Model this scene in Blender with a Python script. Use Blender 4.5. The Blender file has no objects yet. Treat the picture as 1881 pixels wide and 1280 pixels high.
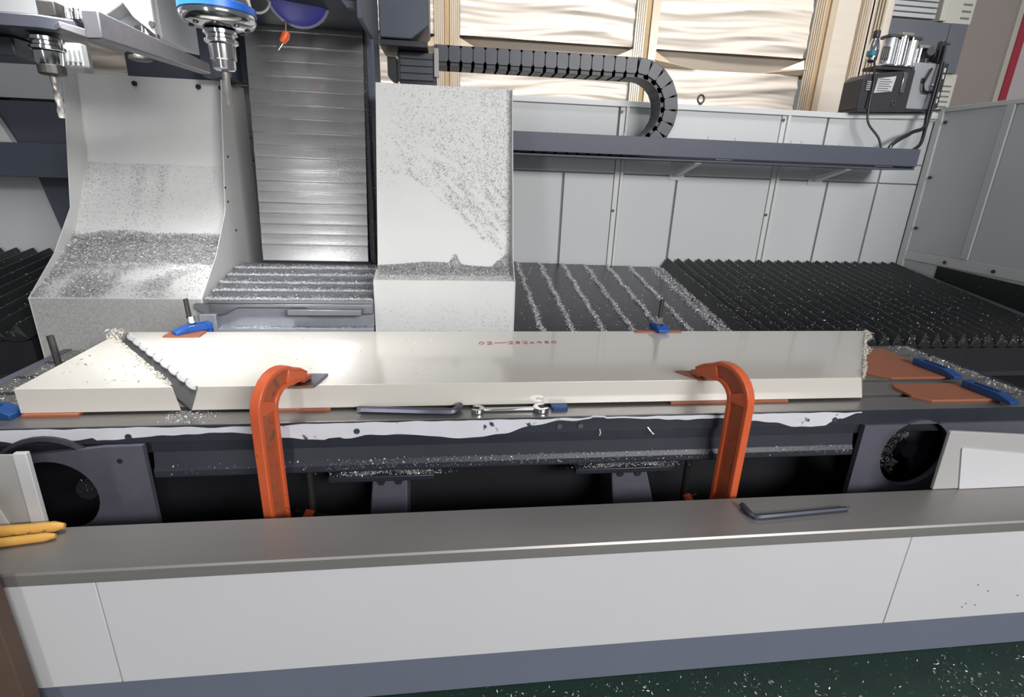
import bpy, math, random
import numpy as np
from mathutils import Vector, Matrix, noise as mnoise

random.seed(7)
rng = np.random.default_rng(7)
SC = bpy.context.scene
COL = SC.collection

# ------------------------------------------------------------------ camera
yaw, pitch, roll = 0.129925, 0.327318, -0.036412
cy, sy, cp, sp, cr, sr = math.cos(yaw), math.sin(yaw), math.cos(pitch), math.sin(pitch), math.cos(roll), math.sin(roll)
fwd = Vector((sy * cp, cy * cp, -sp))
r0 = Vector((cy, -sy, 0))
d0 = fwd.cross(r0)
right = cr * r0 + sr * d0
down = -sr * r0 + cr * d0
cam = bpy.data.cameras.new('camera')
cam.sensor_width = 36.0
cam.lens = 958.65 / 1881 * 36.0
cam.clip_start = 0.02
cam_o = bpy.data.objects.new('camera', cam)
COL.objects.link(cam_o)
m = Matrix((right, -down, -fwd)).transposed().to_4x4()
m.translation = Vector((0, 0, 1.6))
cam_o.matrix_world = m
SC.camera = cam_o

# ------------------------------------------------------------------ light
SC.view_settings.view_transform = 'Standard'
SC.view_settings.look = 'None'
SC.view_settings.gamma = 1.0
SC.view_settings.use_curve_mapping = False
SC.view_settings.exposure = 0.1
w = bpy.data.worlds.new('workshop_daylight')
SC.world = w
w.use_nodes = True
bg = w.node_tree.nodes['Background']
bg.inputs[0].default_value = (0.93, 0.96, 1.0, 1)
bg.inputs[1].default_value = 0.17


def area_light(name, loc, target, sx, sy_, power, color=(1, 1, 1)):
    l = bpy.data.lights.new(name, 'AREA')
    l.shape = 'RECTANGLE'
    l.size, l.size_y, l.energy, l.color = sx, sy_, power, color
    o = bpy.data.objects.new(name, l)
    COL.objects.link(o)
    o.location = loc
    o.rotation_euler = (Vector(target) - Vector(loc)).to_track_quat('-Z', 'Y').to_euler()
    return o


area_light('gate_daylight', (3.6, -4.8, 4.1), (0.2, 2.2, 1.0), 4.0, 1.3, 470, (1.0, 0.985, 0.97))
area_light('shield_streak_light', (-2.35, -5.0, 2.1), (-0.7, 3.0, 1.6), 0.36, 3.6, 62, (1.0, 1.0, 1.0))  # added unseen strip light, placed to put a vertical streak on the shield
area_light('unseen_overhead_light', (-0.6, 0.9, 5.8), (-0.6, 2.2, 0), 3.0, 1.2, 14, (1.0, 0.99, 0.97))
hl = area_light('unseen_overhead_light', (1.2, 2.4, 5.2), (1.2, 4.65, 2.5), 5.0, 0.6, 36, (1.0, 0.98, 0.96))  # added light, out of view, aimed to brighten the wrapped crate
hl.data.spread = math.radians(62)
ml = area_light('machine_work_lamp', (-1.0, 1.70, 2.6), (-0.95, 2.3, 0.9), 0.5, 0.25, 10, (1.0, 1.0, 0.98))
ml.data.spread = math.radians(70)


# ------------------------------------------------------------------ materials
def lin(c):
    return tuple(((v / 255) / 12.92 if v / 255 <= 0.04045 else ((v / 255 + 0.055) / 1.055) ** 2.4) for v in c)


def mat(name, rgb, rough=0.5, metal=0.0, var=0.0, scale=8.0, bump=0.0, bscale=None, stretch=(1, 1, 1), spec=0.5, rvar=0.0,
        emit=0.0, speck=None, coat=0.0):
    """principled with object-space noise variation of colour / roughness / relief"""
    M = bpy.data.materials.new(name)
    M.use_nodes = True
    nt = M.node_tree
    b = nt.nodes['Principled BSDF']
    c = lin(rgb)
    b.inputs['Base Color'].default_value = (*c, 1)
    b.inputs['Roughness'].default_value = rough
    b.inputs['Metallic'].default_value = metal
    b.inputs['Specular IOR Level'].default_value = spec
    if coat:
        b.inputs['Coat Weight'].default_value = coat
        b.inputs['Coat Roughness'].default_value = 0.08
    if emit:
        b.inputs['Emission Color'].default_value = (*c, 1)
        b.inputs['Emission Strength'].default_value = emit
    tc = nt.nodes.new('ShaderNodeTexCoord')
    mp = nt.nodes.new('ShaderNodeMapping')
    mp.inputs['Scale'].default_value = stretch
    nt.links.new(tc.outputs['Object'], mp.inputs['Vector'])
    n = nt.nodes.new('ShaderNodeTexNoise')
    n.inputs['Scale'].default_value = scale
    n.inputs['Detail'].default_value = 5
    nt.links.new(mp.outputs[0], n.inputs['Vector'])
    last = None
    if var or speck:
        mx = nt.nodes.new('ShaderNodeMix')
        mx.data_type = 'RGBA'
        mx.inputs[6].default_value = (*[v * (1 - var) for v in c], 1)
        mx.inputs[7].default_value = (*[min(1, v * (1 + var)) for v in c], 1)
        nt.links.new(n.outputs[0], mx.inputs[0])
        last = mx.outputs[2]
        if speck:
            rgb2, sscale, thr = speck
            n2 = nt.nodes.new('ShaderNodeTexNoise')
            n2.inputs['Scale'].default_value = sscale
            n2.inputs['Detail'].default_value = 3
            nt.links.new(tc.outputs['Object'], n2.inputs['Vector'])
            rp = nt.nodes.new('ShaderNodeMapRange')
            rp.inputs[1].default_value = thr
            rp.inputs[2].default_value = thr + 0.06
            nt.links.new(n2.outputs[0], rp.inputs[0])
            mx2 = nt.nodes.new('ShaderNodeMix')
            mx2.data_type = 'RGBA'
            nt.links.new(rp.outputs[0], mx2.inputs[0])
            nt.links.new(last, mx2.inputs[6])
            mx2.inputs[7].default_value = (*lin(rgb2), 1)
            last = mx2.outputs[2]
        nt.links.new(last, b.inputs['Base Color'])
    if rvar:
        mr = nt.nodes.new('ShaderNodeMapRange')
        mr.inputs[3].default_value = max(0.03, rough - rvar)
        mr.inputs[4].default_value = rough + rvar
        nt.links.new(n.outputs[0], mr.inputs[0])
        nt.links.new(mr.outputs[0], b.inputs['Roughness'])
    if bump:
        nb = nt.nodes.new('ShaderNodeTexNoise')
        nb.inputs['Scale'].default_value = bscale or scale * 4
        nb.inputs['Detail'].default_value = 4
        nt.links.new(mp.outputs[0], nb.inputs['Vector'])
        bp = nt.nodes.new('ShaderNodeBump')
        bp.inputs['Strength'].default_value = bump
        bp.inputs['Distance'].default_value = 0.002
        nt.links.new(nb.outputs[0], bp.inputs['Height'])
        nt.links.new(bp.outputs[0], b.inputs['Normal'])
    return M


def chip_mat(name, dark, light, metal=0.55, rough=0.35):
    M = bpy.data.materials.new(name)
    M.use_nodes = True
    nt = M.node_tree
    b = nt.nodes['Principled BSDF']
    g = nt.nodes.new('ShaderNodeNewGeometry')
    mx = nt.nodes.new('ShaderNodeMix')
    mx.data_type = 'RGBA'
    mx.inputs[6].default_value = (*lin(dark), 1)
    mx.inputs[7].default_value = (*lin(light), 1)
    nt.links.new(g.outputs['Random Per Island'], mx.inputs[0])
    nt.links.new(mx.outputs[2], b.inputs['Base Color'])
    b.inputs['Metallic'].default_value = metal
    b.inputs['Roughness'].default_value = rough
    return M


MT = dict(
    white=mat('white_enamel', (208, 208, 211), 0.38, var=0.03, scale=3, spec=0.4),
    guard=mat('guard_enamel', (224, 225, 224), 0.42, var=0.04, scale=6, spec=0.4),
    dusty=mat('dusty_enamel', (178, 178, 176), 0.6, var=0.25, scale=60, spec=0.3),
    wall=mat('enclosure_enamel', (203, 206, 208), 0.42, var=0.04, scale=2.5, spec=0.4),
    trim=mat('trim_enamel', (212, 214, 214), 0.4),
    seam=mat('seam_shadow_gap', (128, 130, 134), 0.8),
    slate=mat('slate_blue_paint', (84, 89, 102), 0.45, var=0.08, scale=9, spec=0.4, bump=0.05),
    plinth=mat('plinth_grey_paint', (108, 114, 130), 0.45, var=0.05, scale=5),
    navy=mat('dark_navy_paint', (44, 47, 57), 0.42, var=0.22, scale=12, speck=((150, 154, 160), 240, 0.78), bump=0.1),
    casting=mat('grey_casting_paint', (86, 86, 98), 0.55, var=0.12, scale=30, speck=((175, 178, 186), 320, 0.74), bump=0.15),
    black=mat('black_bed', (27, 28, 33), 0.6, var=0.3, scale=14),
    rubber=mat('bellows_rubber', (36, 38, 39), 0.38, var=0.25, scale=40, speck=((150, 152, 152), 300, 0.76), bump=0.2),
    plastic=mat('chain_plastic', (58, 60, 68), 0.42, var=0.2, scale=20, spec=0.45),
    plastic2=mat('chain_plate_plastic', (68, 70, 79), 0.4, var=0.2, scale=25),
    steel=mat('brushed_steel', (152, 149, 147), 0.40, 0.5, var=0.08, scale=5, stretch=(0.6, 40, 40), rvar=0.04),
    shield=mat('polished_shield_steel', (192, 192, 193), 0.25, 0.78, var=0.08, scale=4, stretch=(0.6, 1, 60), rvar=0.05, bump=0.10, bscale=5),
    cover=mat('way_cover_steel', (96, 96, 100), 0.30, 0.85, var=0.15, scale=4, rvar=0.08),
    ramcover=mat('ram_cover_steel', (138, 140, 146), 0.4, 0.75, var=0.15, scale=9, rvar=0.1),
    table=mat('ground_table_steel', (150, 148, 146), 0.36, 0.8, var=0.12, scale=6, stretch=(1, 6, 1), rvar=0.07),
    film=mat('milky_film_metal', (216, 211, 203), 0.15, 0.0, var=0.04, scale=2.2, stretch=(0.3, 3, 1), spec=0.8, coat=0.5),
    filmside=mat('milky_film_side', (232, 226, 220), 0.3, 0.0, var=0.05, scale=3, stretch=(0.5, 1, 4), spec=0.5),
    milled=mat('fresh_milled_aluminium', (236, 236, 236), 0.45, 0.35, var=0.1, scale=30),
    endface=mat('milled_end_face', (150, 152, 156), 0.4, 0.7, var=0.12, scale=10),
    orange=mat('orange_clamp_paint', (212, 98, 58), 0.36, var=0.12, scale=14, speck=((120, 70, 45), 60, 0.7), bump=0.1),
    orangeweb=mat('worn_orange_web', (172, 88, 58), 0.5, var=0.35, scale=18, speck=((118, 84, 62), 22, 0.60), bump=0.15),
    copper=mat('brown_laminate', (152, 92, 66), 0.5, var=0.12, scale=9),
    bluep=mat('blue_clamp_paint', (36, 88, 170), 0.4, var=0.15, scale=30, bump=0.2),
    bluedk=mat('dark_blue_clamp_paint', (22, 66, 122), 0.45, var=0.15, scale=30, bump=0.2),
    chrome=mat('chrome', (208, 208, 210), 0.14, 1.0, var=0.05, scale=20),
    gunmetal=mat('gunmetal', (112, 114, 128), 0.32, 0.9, var=0.1, scale=20),
    stud=mat('dark_stud_steel', (88, 86, 84), 0.45, 0.8, var=0.2, scale=40),
    yellow=mat('yellow_handle_plastic', (222, 170, 84), 0.4, var=0.12, scale=16),
    dark=mat('dark_plastic', (44, 44, 50), 0.45, var=0.15, scale=12),
    hose=mat('black_hose', (30, 31, 34), 0.4),
    mask=mat('bare_filler_band', (214, 215, 222), 0.6, var=0.08, scale=14, speck=((60, 62, 80), 26, 0.66)),
    slide=mat('slide_grey_paint', (150, 154, 164), 0.4, var=0.12, scale=18, spec=0.5),
    armsteel=mat('arm_steel', (128, 126, 132), 0.42, 0.6, var=0.15, scale=30, bump=0.1),
    boxsteel=mat('tank_bright_steel', (190, 192, 198), 0.32, 0.6, var=0.3, scale=7),
    greysheet=mat('grey_sheet', (176, 175, 174), 0.45, var=0.03, scale=3),
    wrap=mat('wrapping_film', (218, 208, 196), 0.32, var=0.10, scale=4, stretch=(0.4, 1, 5), spec=0.5),
    timber=mat('crate_timber', (176, 150, 112), 0.6, var=0.25, scale=6, stretch=(8, 8, 0.6)),
    stretch=mat('stretch_film', (196, 180, 158), 0.25, var=0.15, scale=9, stretch=(14, 1, 0.5), spec=0.6),
    shadebd=mat('shaded_crate_board', (158, 146, 132), 0.6, var=0.12, scale=4, stretch=(0.5, 1, 6)),  # board tone darkened to stand for shade in the recess under the film
    hall=mat('hall_wall_paint', (178, 166, 162), 0.7, var=0.05, scale=1.5),
    hallpale=mat('hall_pale_panel', (214, 204, 208), 0.7),
    red=mat('red_paint', (186, 62, 80), 0.5),
    cream=mat('cream_cabinet', (214, 212, 200), 0.5, var=0.04),
    cabgrey=mat('cabinet_grey', (112, 116, 124), 0.4, var=0.06, scale=3),
    label=mat('label_paper', (196, 198, 200), 0.5),
    ink=mat('label_ink', (70, 72, 78), 0.6),
    redink=mat('red_marker_ink', (172, 70, 66), 0.6),
    ring=mat('blue_ring', (42, 104, 204), 0.35),
    teal=mat('teal_fitting', (40, 128, 150), 0.4),
    nozzle=mat('orange_nozzle', (240, 98, 40), 0.4),
    lampglass=mat('blue_lamp_glass', (40, 44, 150), 0.25, var=0.4, scale=14),
    floor=mat('green_floor_paint', (24, 48, 40), 0.5, var=0.35, scale=10, speck=((60, 82, 76), 60, 0.64), bump=0.1),
    brown=mat('brown_board', (92, 72, 62), 0.7, var=0.1),
    concrete=mat('hall_floor', (90, 92, 92), 0.7),
)
CH = dict(
    grey=chip_mat('grey_swarf', (138, 138, 140), (248, 248, 250), 0.3, 0.4),
    dark=chip_mat('dark_swarf', (100, 100, 102), (186, 186, 188), 0.2, 0.5),
    bright=chip_mat('bright_swarf', (185, 186, 190), (252, 252, 254), 0.2, 0.3),
    white=chip_mat('white_fuzz', (196, 192, 182), (240, 236, 228), 0.0, 0.5),
)


# ------------------------------------------------------------------ mesh helpers
class MB:
    def __init__(s):
        s.v, s.f = [], []

    def add(s, vs, fs):
        k = len(s.v)
        s.v += [tuple(p) for p in vs]
        s.f += [tuple(i + k for i in f) for f in fs]
        return s

    def box(s, x0, x1, y0, y1, z0, z1):
        return s.add([(x, y, z) for x in (x0, x1) for y in (y0, y1) for z in (z0, z1)],
                     [(0, 1, 3, 2), (4, 6, 7, 5), (0, 4, 5, 1), (2, 3, 7, 6), (0, 2, 6, 4), (1, 5, 7, 3)])

    def prism(s, poly, axis, lo, hi, shift=(0, 0)):
        """poly: 2D outline; axis 0: (y,z) along x, 1: (x,z) along y, 2: (x,y) along z"""
        n = len(poly)

        def P(a, t, q):
            a = (a[0] + q * shift[0], a[1] + q * shift[1])
            return (t, a[0], a[1]) if axis == 0 else (a[0], t, a[1]) if axis == 1 else (a[0], a[1], t)
        vs = [P(a, lo, 0) for a in poly] + [P(a, hi, 1) for a in poly]
        area = sum(poly[i][0] * poly[(i + 1) % n][1] - poly[(i + 1) % n][0] * poly[i][1] for i in range(n))
        fs = [tuple(range(n))[::-1], tuple(range(n, 2 * n))] + [(i, (i + 1) % n, n + (i + 1) % n, n + i) for i in range(n)]
        if (area < 0) != (axis == 1):
            fs = [f[::-1] for f in fs]
        return s.add(vs, fs)

    def tube(s, path, r, n=10, cap=True, phase=0.0):
        path = [Vector(p) for p in path]
        rs = r if isinstance(r, (list, tuple)) else [r] * len(path)
        t0 = (path[1] - path[0]).normalized()
        ref = Vector((0, 0, 1)) if abs(t0.z) < 0.9 else Vector((1, 0, 0))
        u = t0.cross(ref).normalized()
        vs = []
        for i, p in enumerate(path):
            t = (path[min(i + 1, len(path) - 1)] - path[max(i - 1, 0)]).normalized()
            u = (u - t * u.dot(t)).normalized()
            v = t.cross(u)
            for k in range(n):
                a = 2 * math.pi * k / n + phase
                vs.append(p + (u * math.cos(a) + v * math.sin(a)) * rs[i])
        fs = []
        for i in range(len(path) - 1):
            for k in range(n):
                a, b = i * n + k, i * n + (k + 1) % n
                fs.append((a, b, b + n, a + n))
        if cap:
            fs += [tuple(range(n))[::-1], tuple(range((len(path) - 1) * n, len(path) * n))]
        return s.add(vs, fs)

    def cyl(s, p0, p1, r0, r1=None, n=16):
        return s.tube([p0, p1], [r0, r0 if r1 is None else r1], n)

    def lathe(s, c, prof, n=28):
        """prof: (r,z) list, axis +z through c (x,y)"""
        vs = []
        for r, z in prof:
            for k in range(n):
                a = 2 * math.pi * k / n
                vs.append((c[0] + r * math.cos(a), c[1] + r * math.sin(a), z))
        fs = [(i * n + k, i * n + (k + 1) % n, (i + 1) * n + (k + 1) % n, (i + 1) * n + k)
              for i in range(len(prof) - 1) for k in range(n)]
        fs += [tuple(range(n)), tuple(range((len(prof) - 1) * n, len(prof) * n))[::-1]]
        return s.add(vs, fs)

    def build(s, name, m, parent=None, bevel=0.0, smooth=False, seg=2):
        off = Vector((0, 0, 0))
        p = parent
        while p is not None:
            off += p.location
            p = p.parent
        me = bpy.data.meshes.new(name)
        me.from_pydata([(a[0] - off.x, a[1] - off.y, a[2] - off.z) for a in s.v], [], s.f)
        me.validate()
        import bmesh
        b = bmesh.new()
        b.from_mesh(me)
        bmesh.ops.recalc_face_normals(b, faces=b.faces)
        b.to_mesh(me)
        b.free()
        me.materials.append(MT[m] if isinstance(m, str) else m)
        o = bpy.data.objects.new(name, me)
        COL.objects.link(o)
        if parent is not None:
            o.parent = parent
        if bevel:
            md = o.modifiers.new('bevel', 'BEVEL')
            md.width, md.segments, md.limit_method, md.angle_limit = bevel, seg, 'ANGLE', 0.6
            smooth = True
        if smooth:
            me.polygons.foreach_set('use_smooth', [True] * len(me.polygons))
            try:
                me.set_sharp_from_angle(angle=0.7)
            except Exception:
                pass
        return o


def thing(name, label, cat, loc=(0, 0, 0), group=None):
    o = bpy.data.objects.new(name, None)
    o.empty_display_size = 0.05
    COL.objects.link(o)
    o.location = loc
    o['label'], o['category'] = label, cat
    if group:
        o['group'] = group
    return o


def tag(o, label, cat, group=None):
    o['label'], o['category'] = label, cat
    if group:
        o['group'] = group
    return o


def struct(o):
    o['kind'] = 'structure'
    return o


def copy_part(src, parent, delta, rotz=None):
    c = src.copy()
    COL.objects.link(c)
    c.parent = parent
    c.location = src.location + Vector(delta)
    return c


def chips(name, pts, size, m, parent=None, jitter=0.6, flat=0.5, stuff=True):
    """each chip is one small bent sliver (two triangles) of its own orientation"""
    pts = np.asarray(pts, dtype=float)
    n = len(pts)
    off = Vector((0, 0, 0))
    p = parent
    while p is not None:
        off += p.location
        p = p.parent
    pts = pts - np.array(off)[None, :]
    s = size * (1 + jitter * (rng.random((n, 1)) * 2 - 1))
    a = rng.normal(size=(n, 3))
    a[:, 2] *= flat
    a /= np.linalg.norm(a, axis=1, keepdims=True)
    b = rng.normal(size=(n, 3))
    b -= a * (a * b).sum(1, keepdims=True)
    b /= np.linalg.norm(b, axis=1, keepdims=True)
    c = np.cross(a, b)
    V = np.empty((n, 4, 3))
    V[:, 0] = pts - a * s
    V[:, 1] = pts - b * s * 0.35 + c * s * 0.2
    V[:, 2] = pts + a * s
    V[:, 3] = pts + b * s * 0.35 + c * s * 0.2
    F = np.arange(n * 4).reshape(n, 4)
    T = np.concatenate([F[:, [0, 1, 3]], F[:, [1, 2, 3]]], 1).reshape(-1)
    me = bpy.data.meshes.new(name)
    me.vertices.add(n * 4)
    me.vertices.foreach_set('co', V.reshape(-1))
    me.loops.add(n * 6)
    me.loops.foreach_set('vertex_index', T)
    me.polygons.add(n * 2)
    me.polygons.foreach_set('loop_start', np.arange(n * 2) * 3)
    me.update(calc_edges=True)
    me.materials.append(m)
    o = bpy.data.objects.new(name, me)
    COL.objects.link(o)
    if parent is not None:
        o.parent = parent
    if stuff:
        o['kind'] = 'stuff'
    return o


def hexbolt(parent, c, axis, r=0.009, h=0.006, m='stud', name='bolt'):
    c = Vector(c)
    a = Vector(axis)
    return MB().cyl(c, c + a * h, r, n=8).build(name, m, parent)


def sheet_strip(path, axis, lo, hi, th):
    """bent sheet metal: an open (a,b) polyline thickened by th to its left, extruded along axis"""
    n = len(path)
    P = [Vector((p[0], p[1])) for p in path]
    offs = []
    for i in range(n):
        d1 = (P[i] - P[i - 1]).normalized() if i > 0 else None
        d2 = (P[i + 1] - P[i]).normalized() if i < n - 1 else None
        d1 = d1 or d2
        d2 = d2 or d1
        n1, n2 = Vector((-d1.y, d1.x)), Vector((-d2.y, d2.x))
        q = (n1 + n2).normalized()
        offs.append(P[i] + q * th / max(0.3, q.dot(n1)))
    mb = MB()
    for i in range(n - 1):
        mb.prism([P[i], P[i + 1], offs[i + 1], offs[i]], axis, lo, hi)
    return mb


def plate_hole(x0, x1, z0, z1, cx, cz, r, y0, y1, n=32, top=None):
    """rectangular plate (x,z) with a round hole, thickness y0..y1; top(x) gives a sloped top edge"""
    mb = MB()
    ring, outer = [], []
    for k in range(n):
        a = 2 * math.pi * k / n
        dx, dz = math.cos(a), math.sin(a)
        ring.append((cx + r * dx, cz + r * dz))
        t = 1e9
        if dx > 1e-6: t = min(t, (x1 - cx) / dx)
        if dx < -1e-6: t = min(t, (x0 - cx) / dx)
        if dz > 1e-6: t = min(t, (z1 - cz) / dz)
        if dz < -1e-6: t = min(t, (z0 - cz) / dz)
        outer.append([cx + t * dx, cz + t * dz])
    for (tx, tz) in ((x0, z0), (x0, z1), (x1, z0), (x1, z1)):
        k = min(range(n), key=lambda i: (outer[i][0] - tx) ** 2 + (outer[i][1] - tz) ** 2)
        outer[k] = [tx, tz]
    if top:
        for q in outer:
            q[1] = min(q[1], top(q[0]))
    vs = [(p[0], y, p[1]) for y in (y0, y1) for p in ring] + [(p[0], y, p[1]) for y in (y0, y1) for p in outer]
    fs = []
    for k in range(n):
        j = (k + 1) % n
        fs += [(k, j, 2 * n + j, 2 * n + k), (n + k, 3 * n + k, 3 * n + j, n + j), (k, n + k, n + j, j),
               (2 * n + k, 2 * n + j, 3 * n + j, 3 * n + k)]
    return mb.add(vs, fs)


# ================================================================== SETTING
fl = MB().box(-7, 9, -4, 9, -0.05, 0).build('floor', 'floor')
struct(fl)
pts = np.column_stack([rng.uniform(-0.6, 3.2, 5200), rng.uniform(0.75, 1.235, 5200), rng.uniform(0.001, 0.006, 5200)])
keep = rng.random(len(pts)) < 0.25 + 0.75 * (np.sin(pts[:, 0] * 5.1 + 1) * np.sin(pts[:, 1] * 17 + pts[:, 0] * 3) > 0.0)
chips('floor_swarf', pts[keep], 0.0042, CH['grey'], fl)
curl = MB()
for k in range(46):
    x, y = random.uniform(0.2, 2.6), random.uniform(0.85, 1.22)
    a0, rr = random.uniform(0, 6.28), random.uniform(0.006, 0.014)
    curl.tube([(x + rr * math.cos(a0 + t * 0.7) + t * 0.002, y + rr * math.sin(a0 + t * 0.7), 0.004 + 0.002 * (t % 3)) for t in range(6)], 0.0009, 4)
cu = curl.build('curled_floor_swarf', CH['bright'], fl)
cu['kind'] = 'stuff'

# hall wall far behind, right, with the red stripe
wb = MB().box(4.9, 12, 6.5, 6.6, 0, 6).build('wall_back', 'hall')
struct(wb)
MB().box(5.02, 5.34, 6.40, 6.499, 0, 6).build('pilaster', 'hall', wb, bevel=0.01)
MB().box(6.99, 12, 6.47, 6.499, 0, 6).build('pale_panel', 'hallpale', wb)
MB().box(6.82, 6.99, 6.46, 6.499, 0, 6).build('white_edge_strip', 'cream', wb)
MB().box(6.89, 6.985, 6.44, 6.46, 0, 6).build('red_stripe', 'red', wb)

# ================================================================== FRONT COVER
t = thing('front_cover', 'long white front cover of the machine with a brushed steel top ledge and grey plinth', 'machine cover', (0, 1.3, 0))
MB().box(-3.2, 4.2, 1.255, 1.40, 0, 0.156).build('plinth', 'plinth', t, bevel=0.003)
for x0, x1 in ((-3.2, -0.9435), (-0.9405, 1.4965), (1.4995, 4.2)):
    MB().box(x0, x1, 1.243, 1.262, 0.157, 0.522).build('panel', 'white', t, bevel=0.002)
MB().box(-3.19, 4.19, 1.264, 1.30, 0.157, 0.515).build('inner_frame', 'seam', t)
led = MB()
led.prism([(1.238, 0.522), (1.238, 0.556), (1.242, 0.562), (1.428, 0.562), (1.431, 0.558), (1.431, 0.36), (1.425, 0.36), (1.425, 0.552), (1.25, 0.552), (1.25, 0.522)], 0, -3.2, 4.2)
led.build('steel_ledge', 'steel', t)
for (x, z) in ((1.82, 0.30), (1.80, 0.22), (1.84, 0.21), (1.79, 0.205), (2.0, 0.24), (1.87, 0.27)):
    MB().cyl((x, 1.2435, z), (x, 1.2415, z), 0.0022, n=6).build('speck', 'ink', t)

# white cover plates standing on the ledge, right and left
o = MB().prism([(1.738, 0.563), (1.732, 0.794), (1.740, 0.798), (2.3, 0.755), (2.3, 0.563)], 1, 1.428, 1.440).build('cover_plate', 'greysheet', None, bevel=0.002)
tag(o, 'grey sheet cover plate standing upright behind the right end of the steel ledge', 'cover plate')
MB().prism([(1.842, 0.564), (1.796, 0.730), (1.80, 0.734), (2.3, 0.672), (2.3, 0.564)], 1, 1.4235, 1.4275).build('white_panel', 'white', o)
t = thing('bent_bracket', 'bent white sheet bracket standing at the left end of the ledge', 'bracket', (-1.25, 1.43, 0.562))
MB().prism([(-1.5, 0.563), (-1.204, 0.563), (-1.196, 0.803), (-1.5, 0.808)], 1, 1.434, 1.440).build('web', 'greysheet', t)
MB().prism([(-1.205, 0.563), (-1.167, 0.563), (-1.163, 0.812), (-1.198, 0.812)], 1, 1.424, 1.440).build('flange', 'white', t, bevel=0.002)
MB().prism([(-1.5, 0.563), (-1.262, 0.563), (-1.30, 0.72), (-1.36, 0.79), (-1.5, 0.79)], 1, 1.428, 1.433).build('inner_leaf', 'guard', t)

# ================================================================== BED AND TROUGH (below the table)
t = thing('machine_bed', 'dark cast machine bed with grey support feet below the table', 'machine bed', (0.4, 1.9, 0))
MB().box(-3.2, 4.2, 1.405, 2.4, 0.02, 0.16).build('trough_floor', 'black', t)
MB().box(-2.4, 2.38, 1.86, 2.33, 0.16, 0.60).build('bed_body', 'black', t)
MB().box(2.42, 4.2, 1.62, 2.40, 0.16, 0.60).build('end_bed', 'black', t)
MB().box(-4.0, -1.66, 1.62, 2.40, 0.16, 0.62).build('end_bed', 'black', t)
for i, (xa, xb, xc, xd) in enumerate(((-0.275, -0.150, -0.31, -0.155), (0.628, 0.768, 0.66, 0.87))):
    f = MB()
    f.add([(xa, 1.70, 0.52), (xb, 1.70, 0.52), (xd, 1.66, 0.16), (xc, 1.66, 0.16), (xa, 1.86, 0.52), (xb, 1.86, 0.52), (xd, 1.86, 0.16), (xc, 1.86, 0.16)],
          [(0, 1, 2, 3), (4, 7, 6, 5), (0, 4, 5, 1), (1, 5, 6, 2), (3, 2, 6, 7), (0, 3, 7, 4)])
    ft = f.build('support_foot', 'casting', t, bevel=0.006)
    for dx in (0.25, 0.75):
        xx = xa + (xb - xa) * dx
        MB().cyl((xx, 1.705, 0.505), (xx, 1.692, 0.505), 0.014, n=6).build('foot_bolt', 'stud', ft)
    MB().box(xa - 0.15, xb + 0.10, 1.67, 1.86, 0.522, 0.545).build('foot_flange', 'navy', t, bevel=0.004)
    n = 4200
    u = rng.normal(0, 0.085, n) + (xa + xb) / 2
    v = rng.uniform(1.672, 1.75, n)
    chips('swarf_heap', np.column_stack([u, v, 0.547 + 0.05 * np.exp(-((u - (xa + xb) / 2) / 0.06) ** 2) * rng.random(n)]), 0.0032, CH['grey'], t)
# bed end plates with round openings and an auger inside the right one
MB().add(*(lambda q: (q.v, q.f))(plate_hole(1.556, 2.42, 0.38, 0.742, 1.80, 0.615, 0.142, 1.590, 1.611))).build('end_plate', 'casting', t)
MB().add(*(lambda q: (q.v, q.f))(plate_hole(-1.62, -0.955, 0.30, 0.742, -1.245, 0.565, 0.130, 1.580, 1.599, top=lambda x: 0.715 + (x + 1.32) * 0.10))).build('end_plate', 'casting', t)
MB().cyl((-1.03, 1.582, 0.69), (-1.03, 1.579, 0.69), 0.009, n=10).build('bolt_hole', 'black', t)
au = MB()
N = 60
vs, fs = [], []
for k in range(N):
    a = -1.2 + k * 0.2
    y = 1.645 + k * 0.0032
    vs += [(1.83 + 0.03 * math.cos(a), y, 0.60 + 0.03 * math.sin(a)), (1.83 + 0.115 * math.cos(a), y, 0.60 + 0.115 * math.sin(a)),
           (1.83 + 0.115 * math.cos(a), y + 0.012, 0.60 + 0.115 * math.sin(a)), (1.83 + 0.03 * math.cos(a), y + 0.012, 0.60 + 0.03 * math.sin(a))]
for k in range(N - 1):
    q = 4 * k
    for i in range(4):
        j = (i + 1) % 4
        fs.append((q + i, q + j, q + 4 + j, q + 4 + i))
au.add(vs, fs)
au.cyl((1.83, 1.64, 0.60), (1.83, 1.85, 0.60), 0.034, n=14)
au.build('screw_conveyor', 'navy', t, smooth=True)
n = 1100
a = rng.uniform(1.7, 4.4, n)
rr = rng.uniform(0.055, 0.112, n)
chips('auger_swarf', np.column_stack([1.815 + rr * np.cos(a), 1.640 + rng.random(n) * 0.01, 0.60 + rr * np.sin(a)]), 0.003, CH['grey'], t)
n = 260
a = rng.uniform(0, 6.28, n)
rr = rng.uniform(0, 0.03, n)
chips('auger_swarf', np.column_stack([-1.16 + rr * np.cos(a), 1.60 + rng.random(n) * 0.01, 0.585 + rr * np.sin(a)]), 0.003, CH['dark'], t)
MB().cyl((-1.16, 1.60, 0.575), (-1.16, 1.75, 0.575), 0.034, n=14).build('conveyor_shaft', 'black', t)
MB().tube([(-1.245 + 0.17 * math.cos(a), 1.594, 0.60 + 0.165 * math.sin(a)) for a in np.linspace(0.35, 2.6, 14)], 0.012, 6).build('hose_loop', 'dark', t)

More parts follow.
